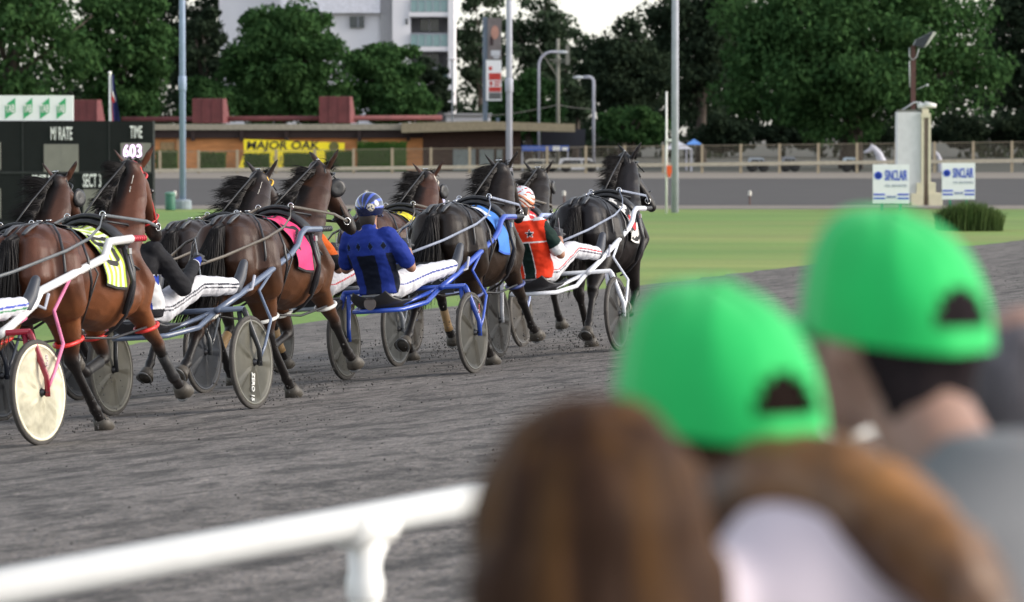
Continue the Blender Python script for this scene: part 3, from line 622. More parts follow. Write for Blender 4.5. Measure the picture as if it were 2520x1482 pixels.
b = MB(); b.tube([W(2238,118,Y+.65), W(2238,140,Y+.65), W(2246,148,Y+.65), W(2256,140,Y+.65), W(2262,118,Y+.65)], .02, 6); b.tube([W(2238,150,Y+.65), W(2239,215,Y+.65)], .02, 6); b.build("conduit", mat("conduit_grey", (.45,.46,.48), .5), s, True, world=True)
b = MB(); b.tube([W(2256,220,Y+.65), W(2280,210,Y+.65)], .015, 6); b.sph(W(2282,210,Y+.65), .05); b.build("antenna", mat("conduit_grey"), s, True, world=True)
s = thing("pillar_camera", "white camera on a curved bracket on top of the winning post pillar", "camera", (W(2265,270,Y+.4).x, Y+.4, W(2265,272,Y+.4).z))
b = MB(); b.tube([W(2212,276,Y+.3), W(2235,262,Y+.3), W(2250,252,Y+.3), W(2266,253,Y+.3), W(2275,262,Y+.3)], .03, 8); b.build("bracket", mat("conduit_grey"), s, True, world=True)
b = MB(); b.tube([W(2258,262,Y+.2), W(2280,260,Y+.2)], [.09,.12], 10); b.tube([W(2276,257,Y+.1), W(2304,261,Y+.1)], [.12,.07], 10); b.build("camera_body", white, s, True, world=True)
# signs
def sinc(label, x0, y0, x1, y1, Y, sk):
    s = thing("sponsor_sign", label, "sign", (W((x0+x1)/2,y1,Y).x, Y, INZ), group="white sponsor signs beside the winning post")
    b = MB(); px_box(b, x0, y0, x1, y1, Y, .05); b.build("panel", mat("sign_white"), s, world=True)
    w = x1-x0; h = y1-y0; bu = mat("logo_blue", (.03,.08,.55), .5)
    wtext("SINCLAIR", x0+.33*w, y0+.14*h, x1-.05*w, y0+.41*h, Y, bu, s, bold=.02)
    wtext("CIVIL  EARTHMOVERS", x0+.34*w, y0+.50*h, x1-.06*w, y0+.57*h, Y, mat("pale_lettering", (.42,.46,.55)), s)
    wtext("FINISH LINE", x0+.38*w, y0+.79*h, x0+.64*w, y0+.86*h, Y, mat("blue_lettering", (.15,.2,.5)), s)
    b = MB(); p = W(x0+.15*w, y0+.28*h, Y); r = .11*w*Y/F; b.lathe([(r*.74,0),(r,0),(r,.01),(r*.74,.01)], 24, axis='Y', center=(p.x,Y-.014,p.z)); 
    b.box((p.x-r*.45,Y-.014,p.z-r*.5),(p.x-r*.1,Y-.004,p.z+r*.45)); b.box((p.x-r*.1,Y-.014,p.z-r*.5),(p.x+r*.45,Y-.004,p.z-r*.15)); b.box((p.x+r*.1,Y-.014,p.z),(p.x+r*.45,Y-.004,p.z+r*.45)); b.build("emblem", bu, s, world=True)
    for yy in (.74,.84):
        for xa, xb in ((.02,.33),(.68,.98)): b = MB(); px_box(b, x0+xa*w, y0+yy*h, x0+xb*w, y0+(yy+.045)*h, Y-.012, .01); b.build("stripe", bu, s, world=True)
    gp = mat("green_post", (.03,.22,.14), .6)
    for t in (.25,.75): b = MB(); p = W(x0+t*w, y1, Y); b.box((p.x-.04,Y+.01,INZ-.02),(p.x+.04,Y+.09,p.z+.1)); b.build("post", gp, s, world=True)
sinc("white sponsor sign with blue lettering left of the winning post", 2148, 405, 2238, 502, 146, 0)
sinc("white sponsor sign with blue lettering right of the winning post, above the bush", 2318, 401, 2400, 491, 147, 0)
# bush
p = W(2395, 570, 119); s = thing("strappy_bush", "large bush of long strappy grass leaves right of the winning post", "bush", (p.x, 119, INZ))
b = MB(); r_ = random.Random(5)
for _ in range(4200):
    bx = r_.uniform(-.15,1)**1*1.0; t = r_.uniform(0,1); cx = p.x-1.0+t*1.75; cy = 119+r_.uniform(-.8,.8); th = r_.uniform(0,6.28); ln = r_.uniform(.35,.85)*(.75+.4*math.sin(math.pi*t)); lean = r_.uniform(.1,.8)
    P = [Vector((cx,cy,INZ)), Vector((cx+math.cos(th)*lean*ln*.35,cy+math.sin(th)*lean*ln*.35,INZ+ln*.7)), Vector((cx+math.cos(th)*lean*ln*.9,cy+math.sin(th)*lean*ln*.9,INZ+ln*(1.05-lean*.4)))]
    w = Vector((-math.sin(th),math.cos(th),0))*.010; b.add([P[0]-w,P[0]+w,P[1]+w*1.2,P[1]-w*1.2,P[2]], [(0,1,2,3),(3,2,4)])
b.build("foliage", leafmat("strap_leaf", (.03,.07,.02), (.14,.19,.07)), s, world=True)
# ---------------------------------------------------------------- horses
TS = [(0.00,1.20,.13,.17),(0.06,1.18,.22,.25),(0.18,1.165,.295,.305),(0.38,1.155,.325,.325),(0.58,1.13,.310,.315),(0.83,1.085,.315,.335),(1.06,1.08,.310,.37),(1.25,1.11,.270,.375),(1.42,1.12,.22,.31),(1.54,1.11,.13,.19)]
def tsec(y):
    y = max(TS[0][0], min(TS[-1][0], y))
    for a, b in zip(TS, TS[1:]):
        if y <= b[0]:
            t = (y-a[0])/(b[0]-a[0]); return tuple(a[i]+(b[i]-a[i])*t for i in range(4))
def tpt(y, ang, off=.02):
    """point on the horse's barrel at y along the body, ang degrees from the top towards the right side"""
    _, zc, hw, hh = tsec(y); q = R(ang)
    lift = .025*sst(.9,.35,y)*abs(math.sin(q))
    return Vector(((hw+off+lift)*math.sin(q), y, zc+(hh+off)*math.cos(q)))
# legs: joint positions (y, z) in the horse's frame; front: elbow, knee, fetlock, hoof; hind: stifle, hock, fetlock, hoof
POSE = {
 'hind_reach': [(.36,.86),(.44,.52),(.72,.17),(.80,.08)], 'hind_push': [(.22,.88),(-.18,.58),(-.40,.36),(-.50,.30)],
 'front_reach': [(1.40,.84),(1.70,.55),(1.90,.32),(1.99,.25)], 'front_fold': [(1.26,.82),(1.42,.50),(1.14,.42),(1.03,.48)],
 'hind_reach2': [(.36,.86),(.40,.54),(.62,.17),(.69,.07)], 'front_reach2': [(1.38,.84),(1.62,.52),(1.76,.25),(1.83,.17)],
 'hind_push2': [(.20,.88),(-.10,.55),(-.30,.27),(-.38,.19)], 'front_fold2': [(1.24,.82),(1.34,.49),(1.10,.30),(.99,.34)],
}
def leg(b, kind, x, J):
    s = 1 if x > 0 else -1
    (y0,z0),(y1,z1),(y2,z2),(y3,z3) = J
    if kind == 'hind':
        b.rtube([(x*.95,.26,1.22),(x*1.10,.22,1.05),(x*1.15,(y0+.24)/2,z0+.04)], [(.15,.22),(.155,.245),(.125,.205)], ref=(1,0,0))
        b.rtube([(x*1.05,(y0+.24)/2,z0+.10),(x*1.02,y0*.6+.4*y1,z0*.62+.38*z1),(x,y1,z1+.04)], [(.115,.175),(.075,.108),(.042,.060)], ref=(1,0,0))
        b.rtube([(x,y1-.015,z1+.05),(x,y1,z1),(x,y1*.8+y2*.2,z1*.8+z2*.2)], [(.040,.058),(.044,.062),(.034,.042)], ref=(1,0,0))
    else:
        b.rtube([(x*.85,1.24,1.22),(x*.95,1.40,1.02),(x,y0-.02,z0+.03)], [(.10,.17),(.115,.17),(.09,.12)], ref=(1,0,0))
        b.rtube([(x,y0,z0+.02),(x,y0*.55+y1*.45,z0*.55+z1*.45),(x,y1,z1+.04)], [(.080,.105),(.060,.072),(.042,.050)], ref=(1,0,0))
        b.rtube([(x,y1,z1+.03),(x,y1,z1),(x,y1*.8+y2*.2,z1*.8+z2*.2)], [(.045,.052),(.045,.050),(.034,.038)], ref=(1,0,0))
    b.rtube([(x,y1*.85+y2*.15,z1*.85+z2*.15),(x,(y1+y2)/2,(z1+z2)/2),(x,y2*.92+y1*.08,z2*.92+z1*.08)], [(.033,.040),(.029,.037),(.033,.041)], ref=(1,0,0))
    b.rtube([(x,y2,z2),(x,y2*.6+y3*.4,z2*.6+z3*.4),(x,y3,z3)], [(.042,.050),(.033,.040),(.041,.046)], ref=(1,0,0))
def hoof(J, x, par, m, shoe):
    (y2,z2),(y3,z3) = J[2], J[3]; a = Vector((x,y2,z2)); c = Vector((x,y3,z3)); d = (c-a).normalized()
    b = MB(); b.tube([c-d*.03, c+d*.01, c+d*.065], [(.048,.054),(.054,.062),(.066,.080)], 16, ref=(1,0,0)); o = b.build("hoof", m, par, True)
    side = Vector((1,0,0)); up = d.cross(side).normalized(); e = c+d*.067
    b = MB(); b.tube([e + side*.057*math.sin(q) + up*.070*math.cos(q) for q in [R(-150+k*20) for k in range(16)]], .009, 6); b.build("horseshoe", shoe, o, True)
def strands(b, starts, fn, n, L, w, rnd, seg=6):
    for _ in range(n):
        p = starts(rnd); l = L*rnd.uniform(.5,1.15); path = [p]; k = rnd.uniform(-1,1), rnd.uniform(-1,1), rnd.random()
        for i in range(seg):
            path.append(path[-1] + fn(i/seg, k, p)*(l/seg))
        b.tube(path, [w*(1-.85*i/seg) for i in range(seg+1)], 3)
GLYPH = {'1':["00100","01100","10100","00100","00100","00100","11111"],'5':["11111","10000","11110","00001","00001","10001","01110"],'7':["11111","00001","00010","00100","01000","01000","01000"],
 '4':["00010","00110","01010","10010","11111","00010","00010"],'3':["01110","10001","00001","00110","00001","10001","01110"],'2':["01110","10001","00001","00110","01000","10000","11111"],'8':["01110","10001","10001","01110","10001","10001","01110"],'6':["01110","10000","10000","11110","10001","10001","01110"]}
def make_horse(name, label, rig, c):
    """c: coat, points, pose, head yaw/drop, harness colours"""
    loc, yaw, roll = rig; rnd = random.Random(c.get('seed', 1))
    off = Matrix.Rotation(-yaw,4,'Z') @ Matrix.Rotation(roll,4,'Y')
    ox, oy = c.get('off', (0, .80)); o0 = Vector(loc) + (off @ Vector((ox, oy, 0)))
    h = thing(name, label, "horse", o0, (0, roll, -yaw + R(c.get('turn', 0))), group="harness racing horses")
    k = c.get('scale', 1.0); h.scale = (k,k,k)
    b = MB()
    rings = []
    for y, zc, hw, hh in TS:
        ring = []
        for j in range(28):
            q = 2*math.pi*j/28; sx, cz = math.sin(q), math.cos(q)
            ex = math.copysign(abs(sx)**.9, sx); ez = math.copysign(abs(cz)**(1.0 if cz < 0 else .95), cz)
            ring.append(Vector((hw*ex, y, zc+hh*ez)))
        rings.append(ring)
    b.ring_loft(rings)
    # buttock halves give the split rump seen from behind
    for s in (-1, 1):
        b.rtube([(s*.115,.10,1.30),(s*.13,.06,1.12),(s*.13,.10,.96)], [(.13,.12),(.16,.14),(.13,.13)], ref=(1,0,0))
        b.rtube([(s*.10,.95,.90),(s*.14,1.2,.95),(s*.13,1.42,1.02)], [.13,.16,.12])
    # neck
    py, pz = c.get('poll', (1.86, 1.80)); px = c.get('pollx', 0.0); hy = R(c.get('yaw', 12)); pit = R(c.get('pitch', 52)); 
    A = Vector((0,1.20,1.22)); P = Vector((px,py,pz)); B1 = Vector((px*.25,1.42,1.38)); B2 = Vector((px*.6,(1.42+py)/2+.02,(1.38+pz)/2+.02))
    neck = [A, B1, B2, P - Vector((0,.03,.06)), P]
    b.rtube(neck, [(.175,.30),(.125,.245),(.092,.185),(.072,.132),(.066,.103)], ref=(1,0,0))
    d = Vector((math.sin(hy)*math.cos(pit), math.cos(hy)*math.cos(pit), -math.sin(pit))); side = Vector((math.cos(hy), -math.sin(hy), 0))
    up = side.cross(d).normalized()
    hp = lambda t, u=0, s=0: P + Vector((0,0,.0)) + d*t + up*u + side*s
    b.rtube([hp(-.02,-.01), hp(.10,-.035), hp(.22,-.035), hp(.35,-.015), hp(.47,-.01), hp(.54,-.015)], [(.078,.095),(.092,.135),(.082,.12),(.058,.083),(.050,.062),(.048,.055)], ref=side)
    b.rtube([hp(.40,-.06), hp(.50,-.055)], [.035,.03], ref=side)
    for s in (-1, 1): b.sph(hp(.19,.02,s*.072), .032, 10); b.sph(hp(.53,.0,s*.032), .024, 8)
    for s in (-1, 1):
        if c.get('pose','A') == 'A': R_side = s > 0
        else: R_side = s < 0
        v = c.get('v', '')
        hj = POSE[('hind_reach' if R_side else 'hind_push')+v]; fj = POSE[('front_reach' if R_side else 'front_fold')+v]
        leg(b, 'hind', s*.15, hj); leg(b, 'front', s*.15, fj)
    # ears
    er = c.get('ear', 1.0)
    for s in (-1, 1):
        e = hp(.0,.065,s*.070); t = Vector((s*.62,-.06,.85)).normalized()
        b.rtube([e, e+t*.06, e+t*.12, e+t*.175], [(.022,.034),(.018,.046),(.016,.034),(.009,.010)], n=12, ref=Vector((s*.2,1,0)))
    me = remesh(b, .0135, 5)
    # veins and tendons stay small: shallow muscle relief
    displace(me, lambda co: sst(.5,.7,co.z)*(.013*noise.noise(Vector((co.x*6, co.y*6, co.z*4)))+.0035*(1-2*abs(noise.noise(Vector((co.x*7, co.y*6+co.z*3, co.z*5)))))**2))
    coat, pts_, soft = c['coat'], c.get('points', (.012,.010,.010)), c.get('soft', c['coat'])
    def col(p):
        t = sst(.74,.50,p.z) if c.get('bay', True) else 0
        base = lerp(coat, soft, sst(1.15,.8,p.z)*.7)
        q = lerp(base, pts_, t)
        hd = (p-hp(.5)).length; q = lerp(q, pts_, sst(.16,.05,hd))
        e = (p.z - pz); q = lerp(q, pts_, sst(.10,.16,e)*.7)
        crest = sst(1.25,1.5,p.y)*sst(.10,.02,abs(p.x-px*.5))*sst(1.4,1.5,p.z)*(1 if (p.y-1.2)*.9 < (p.z-1.32) else 0)
        return lerp(q, pts_, crest)
    paint(me, col)
    coatm = mat("horse_coat", (0,0,0), .44, var=.38, scale=4.5, attr=True, spec=.34, bump=.002, bscale=120, sheen=0)
    body = link("body", me, coatm, h)
    hairm = mat("horse_hair", (.010,.008,.008), .55, spec=.35, var=.3, scale=20); hoofm = mat("hoof_horn", (.075,.066,.055), .55, var=.25, scale=20); shoem = mat("shoe_steel", (.20,.20,.20), .5, .3)
    for s in (-1, 1):
        R_side = (s > 0) == (c.get('pose','A') == 'A'); v = c.get('v', '')
        hoof(POSE[('hind_reach' if R_side else 'hind_push')+v], s*.15, h, hoofm, shoem); hoof(POSE[('front_reach' if R_side else 'front_fold')+v], s*.15, h, hoofm, shoem)
    # boots on the front cannons
    if c.get('boots'):
        for s in (-1, 1):
            R_side = (s > 0) == (c.get('pose','A') == 'A'); J = POSE[('front_reach' if R_side else 'front_fold')+c.get('v','')]
            a = Vector((s*.15,*J[1])); e = Vector((s*.15,*J[2])); q = MB(); q.tube([a.lerp(e,.22), a.lerp(e,.5), a.lerp(e,.8), a.lerp(e,.97)], [.042,.040,.040,.046], 12, ref=(1,0,0)); q.build("leg_boot", mat(c['boots'], BOOT.get(c['boots'], (.03,.028,.028)), .6), h, True)
    for s in (-1, 1):
        q = MB(); q.sph(hp(.19,.025,s*.094), .017, 10); q.build("eye", mat("eye_dark", (.01,.006,.004), .08, spec=.9, var=0), h, True)
    # mane streaming to the left, forelock, tail
    b = MB()
    def ms(r):
        t = r.random(); i = min(3, int(t*4)); u = t*4-i; p = neck[i].lerp(neck[i+1], u) if i < 4 else neck[4]
        dn = (neck[min(i+1,4)]-neck[i]).normalized(); u2 = Vector((1,0,0)).cross(dn).normalized(); rad = [.27,.225,.165,.118,.09][i]*(1-u)+[.27,.225,.165,.118,.09][min(i+1,4)]*u
        return p + u2*rad*.93 + Vector((r.uniform(-.02,.012),0,0))
    wild = c.get('mane', 1.0)
    strands(b, ms, lambda t,k,p: Vector((-(.50+.7*t+.2*k[0]+.6*noise.noise(p*9))*wild, -(.35+.3*t)*.8+.7*noise.noise(p*11+Vector((3,0,0))), (-.10-.9*t+.22*k[1]+1.5*noise.noise(p*9)))).normalized(), int(1500*c.get('maned',1)), .21*wild, .0036, rnd)

    b.build("mane", hairm, h, True); b = MB()
    strands(b, lambda r: hp(r.uniform(-.03,.05), .10, r.uniform(-.03,.03)), lambda t,k,p: Vector((k[0]*.8, .2-.6*t, .55-1.3*t+.3*k[1])).normalized(), 40, .11, .004, rnd, 5)
    b.build("forelock", hairm, h, True)
    b = MB()
    dock = [Vector((0,.04,1.40)), Vector((0,-.05,1.38)), Vector((-.02,-.11,1.27)), Vector((-.04,-.13,1.12))]
    b.tube(dock, [.030,.028,.022,.012], 8)
    def tsr(r): t = r.random()*3; i = min(2, int(t)); q = r.uniform(0, 6.28); return dock[i].lerp(dock[i+1], t-i) + Vector((.042*math.cos(q), .036*math.sin(q), 0))
    tw = c.get('tail', -.30)
    strands(b, tsr, lambda t,k,p: Vector((tw*(.5+t)+.42*k[0]*(1-.7*t)+.25*noise.noise(p*6+Vector((t*2,0,0))), -.34*(1-t)+.16*k[1], -1)).normalized(), 1500, .60, .0070, rnd, 6)
    b.build("tail", hairm, h, True)
    # ---------------- harness
    bc = mat("bridle_"+c.get('bname','black'), c.get('bridle', (.02,.02,.022)), .4, var=.1)
    b = MB()
    def hoop(t, u, ru, rs, r=.008): 
        n = 22; b.tube([hp(t, u+ru*math.cos(2*math.pi*i/n), rs*math.sin(2*math.pi*i/n)) for i in range(n+1)], r, 5)
    hoop(.40,-.02,.090,.068); 
    # crown piece and browband
    n = 18
    b.tube([P + side*.098*math.sin(q) + Vector((0,0,1))*(.128*math.cos(q)-.03) + d*.035 for q in [R(-125+250*i/n) for i in range(n+1)]], .011, 5)
    b.tube([P + side*.100*math.sin(q) + up*(.112*math.cos(q)-.01) + d*.075 for q in [R(-120+240*i/n) for i in range(n+1)]], .010, 5)
    for s in (-1, 1): b.tube([hp(.02,-.02,s*.102), hp(.14,-.01,s*.104), hp(.27,-.015,s*.088), hp(.44,-.03,s*.062)], .010, 5)
    b.tube([hp(.03,-.12,-.07), hp(.09,-.185,-.03), hp(.10,-.19,.03), hp(.03,-.12,.08)], .008, 5)
    b.build("bridle", bc, h, True)
    b = MB()
    for s in (-1, 1):
        b.tube([hp(.455,-.03,s*.070)+d*.028*math.cos(2*math.pi*i/12)+up*.028*math.sin(2*math.pi*i/12) for i in range(13)], .005, 5)
    b.build("bit", chrome, h, True)
    b = MB(); b.tube([P+side*(.03*i-.03)+Vector((0,-.02,.102)) for i in range(3)], .006, 5); b.build("crown_buckle", chrome, h, True)
    if c.get('blink'):
        for s in (-1, 1):
            q = MB(); ctr = hp(.17,.02,s*.135); 
            q.v = []; q.lathe([(.001,0),(.045,.012),(.072,.004),(.078,-.012),(.072,-.016),(.001,-.01)], 18, axis='X')
            M = Matrix((side*s, d, up)).transposed().to_4x4(); M.translation = ctr
            q.v = [tuple(M @ Vector(v)) for v in q.v]; q.build("blinker", black, h, True)
    # back harness: crupper, saddle pad, girth, loin strap, breast strap
    b = MB()
    sp = lambda pts, r=.012: b.tube([tpt(*p) for p in pts], [(r*1.2, r*.5)]*len(pts), 6)
    sp([(.02,0,.03),(.15,0,.02),(.35,0,.016),(.6,0,.016),(.85,0,.02),(1.0,0,.03)])
    sp([(.42,3,.022),(.32,25,.022),(.22,45,.026),(.15,70,.03),(.13,95,.04),(.14,120,.05)], .009)
    sp([(.42,-3,.022),(.32,-25,.022),(.22,-45,.026),(.15,-70,.03),(.13,-95,.04),(.14,-120,.05)], .009)
    sp([(.62,0,.022),(.52,30,.022),(.42,55,.028),(.36,80,.04),(.38,105,.05),(.45,125,.05)], .009)
    sp([(.62,0,.022),(.52,-30,.022),(.42,-55,.028),(.36,-80,.04),(.38,-105,.05),(.45,-125,.05)], .009)
    sp([(.95,8,.03),(.75,18,.03),(.55,15,.026),(.40,5,.022)], .009); sp([(.95,-8,.03),(.75,-18,.03),(.55,-15,.026),(.40,-5,.022)], .009)
    for s in (-1, 1):
        b.tube([tpt(1.03, s*a_, .05) for a_ in range(20, 180, 16)], [(.024,.010)]*10, 6)
        b.tube([tpt(1.03, s*80, .05), Vector((s*.25,1.30,1.12)), Vector((s*.17,1.52,1.13)), Vector((0,1.60,1.12))], [(.02,.008)]*4, 6)
        b.tube([tpt(1.03, s*15, .06), Vector((s*.16,1.34,1.45)), Vector((s*.15,1.50,1.25)), Vector((s*.08,1.60,1.12))], .010, 6)
        b.tube([tpt(.98, s*60, .055), tpt(.99, s*95, .06), tpt(1.0, s*130, .05)], .018, 6)
    b.build("harness_straps", mat("harness_black", (.02,.02,.024), .32, var=.2, scale=20), h, True)
    b = MB()
    for s in (-1, 1):
        b.tube([tpt(.03, s*20, .03), tpt(.10, s*17, .022), tpt(.17, s*15, .018), tpt(.26, s*11, .016)], [(.016,.010),(.021,.013),(.019,.011),(.007,.005)], 10)
    b.build("crupper_pad", mat("pad_grey", (.07,.075,.085), .5), h, True)
    # rolled saddle
    b = MB(); b.tube([tpt(1.02, a_, .045) for a_ in range(-62, 63, 12)], [(.075,.026)]*11, 10); b.tube([tpt(1.02, a_, .085) for a_ in range(-26, 27, 8)], [(.035,.018)]*7, 8); b.build("saddle", black, h, True)
    for s in (-1, 1):
        b = MB(); ctr = tpt(1.02, s*20, .11); b.tube([ctr + Vector((.022*math.cos(2*math.pi*i/12), 0, .026*math.sin(2*math.pi*i/12))) for i in range(13)], .005, 5)
        b.build("terret_ring", chrome, h, True); b = MB()
        ctr = tpt(.45, s*6, .04); b.tube([ctr + Vector((.018*math.cos(2*math.pi*i/12), .018*math.sin(2*math.pi*i/12), 0)) for i in range(13)], .004, 5)
        b.build("terret_ring", chrome, h, True)
        b = MB(); b.box(tuple(tpt(1.0,s*66,.075)-Vector((.008,.018,.020))), tuple(tpt(1.0,s*66,.075)+Vector((.008,.018,.020)))); b.build("buckle", mat("buckle_steel", (.35,.35,.36), .35, .7), h)
    # overcheck line from saddle to poll
    b = MB(); b.tube([tpt(1.0,0,.09), (P+tpt(1.0,0,.09))/2+Vector((0,-.06,.03)), P+Vector((0,.0,.10)), hp(.2,.11)], .007, 5); b.build("overcheck_rein", black, h, True)
    # number cloth
    cl = c.get('cloth')
    if cl:
        kind, bgc, fgc, dig = cl
        ns, nt_ = 56, 150; vs = []; fs = []; mi = []
        y0c, y1c = .60, .955
        for j in range(nt_+1):
            an = -104 + 208*j/nt_
            for i in range(ns+1):
                u = i/ns; y = y0c + (y1c-y0c)*u + .03*math.cos(R(an))*(-1) + .10*(abs(an)/104)**2*(1-u)*.6
                o_ = .028 + .004*math.sin(an*.21+u*5)
                vs.append(tpt(y, an, o_))
        g = GLYPH.get(dig)
        for j in range(nt_):
            an = -104 + 208*(j+.5)/nt_; sd = 1 if an > 0 else -1; t = (abs(an)-38)/ 58   # down the side
            for i in range(ns):
                u = (i+.5)/ns
                fs.append((j*(ns+1)+i, j*(ns+1)+i+1, (j+1)*(ns+1)+i+1, (j+1)*(ns+1)+i))
                m_ = 0
                if kind == 'stripe' and (int((u*9+abs(an)*.0))%2 if abs(an) > 40 else int(abs(an)/5)%2): m_ = 2
                if kind == 'zebra' and math.sin(an*.30+6*u+3*noise.noise(Vector((u*3,an*.05,0)))) > .1: m_ = 1
                if kind == 'zebra' and abs(an) > 56 and ((u-.55)/.28)**2+((abs(an)-72)/13)**2 < 1: m_ = 3
                if kind == 'split' and abs(an) < 44 and u < .62: m_ = 2
                if g:
                    gx = (u-.12)/.76 if sd > 0 else 1-(u-.12)/.76; gy = (t-.02)/.68
                    def gb(a_, b_): return 1.0 if 0 <= a_ < 5 and 0 <= b_ < 7 and g[b_][a_] == '1' else 0.0
                    fx, fy = gx*5-.5, gy*7-.5; ix, iy = math.floor(fx), math.floor(fy); ax, ay = fx-ix, fy-iy
                    if (gb(ix,iy)*(1-ax)+gb(ix+1,iy)*ax)*(1-ay)+(gb(ix,iy+1)*(1-ax)+gb(ix+1,iy+1)*ax)*ay > .42: m_ = 1
                if u < .035 or abs(an) > 101: m_ = 1 if kind != 'zebra' else 0
                mi.append(m_)
        # thickness
        N = len(vs); vs2 = vs + [v - Vector((v.x, 0, v.z-1.1)).normalized()*.005 for v in vs]
        fs2 = fs + [tuple(q+N for q in f)[::-1] for f in fs]; b = MB(); b.v = [tuple(v) for v in vs2]; b.f = fs2; b.m = mi + mi
        b.build("number_cloth", [mat("cloth_"+kind+"_ground", bgc, .75, var=.06, bump=.004, bscale=18), mat("cloth_"+kind+"_mark", fgc, .75), mat("cloth_"+kind+"_second", c.get('second', (.75,.78,.72)), .75), mat("cloth_red_drop", (.6,.02,.03), .7)], h, True)
    # freeze brand on the right of the neck
    if c.get('brand'):
        b = MB(); rb_ = random.Random(c.get('seed'))
        for i in range(7):
            t = i/6; ctr = B2.lerp(P, .05+t*.55); dn = (P-B2).normalized(); u2 = Vector((1,0,0)).cross(dn).normalized(); ra_ = (.112+(.09-.112)*t, .185+(.13-.185)*t)
            for k_ in range(2):
                an = R(58 + 26*(k_%2)); base = ctr + Vector((math.sin(an)*(ra_[0]+.006),0,0)) + u2*math.cos(an)*(ra_[1]+.004)
                b.tube([base + dn*rb_.uniform(-.014,.014) + Vector((rb_.uniform(-.004,.004),0,0)) for _ in range(3)], .0035, 4)
        b.build("freeze_brand", mat("brand_white", (.45,.42,.38), .7), h)
    # hopples
    hp_c = c.get('hopple')
    if hp_c:
        hm_ = mat("hopple_"+hp_c[0], hp_c[1], .4, var=.08)
        for s in (-1, 1):
            R_side = (s > 0) == (c.get('pose','A') == 'A'); v = c.get('v', '')
            HJ = POSE[('hind_reach' if R_side else 'hind_push')+v]; FJ = POSE[('front_reach' if R_side else 'front_fold')+v]
            hc = Vector((s*.155, HJ[0][0]*.4+HJ[1][0]*.6, HJ[0][1]*.4+HJ[1][1]*.6)); fc = Vector((s*.15, FJ[0][0]*.55+FJ[1][0]*.45, FJ[0][1]*.55+FJ[1][1]*.45))
            for ctr, ra, rb_ in ((hc,.085,.13),(fc,.078,.095)):
                b = MB(); b.tube([ctr + Vector((ra*math.cos(2*math.pi*i/18), rb_*math.sin(2*math.pi*i/18), .03*math.sin(2*math.pi*i/18))) for i in range(19)], .0155, 8); b.build("hopple", hm_, h, True)
            b = MB(); b.tube([hc+Vector((s*.05,.11,.02)), (hc+fc)/2+Vector((s*.04,0,-.03)), fc+Vector((s*.05,-.09,0))], .010, 6)
            b.tube([hc+Vector((s*.06,0,0)), tpt(.45, s*95, .06), tpt(.6, s*20, .03)], .007, 5);
            b.build("hopple_strap", black, h, True)
    # reins back to the driver's hands (given in the rig frame, shifted into the horse's)
    hands = c.get('hands', [(-.14,-.18,1.07),(.14,-.18,1.07)])
    rcol = mat("rein_"+c.get('reinname','brown'), c.get('rein', (.07,.06,.055)), .45, var=.2, scale=12)
    for s, hd in zip((-1,1), hands):
        e = Vector(hd) - Vector((ox, oy, 0)); ring_ = tpt(1.02, s*20, .11); ft = hp(.455,-.03,s*.075)
        b = MB(); mid = (e+ring_)/2 + Vector((0,0,-.035)); a1 = Vector((s*.355,.12,1.285)); a2 = Vector((s*.33,.48,1.36)); a3 = Vector((s*.24,.80,1.44))
        q = [e, e.lerp(a1,.5)+Vector((0,0,-.015)), a1, a2, a3, ring_, (ring_+ft)/2+Vector((s*.13,0,-.01)), ft]
        b.tube(q, [(.004,.013)]*8, 6, ref=(0,0,1)); b.build("rein", rcol, h, True)
    return h
BOOT = {'boot_black': (.02,.02,.022), 'boot_tan': (.35,.22,.10), 'boot_grey': (.09,.085,.08), 'boot_white': (.4,.38,.34)}
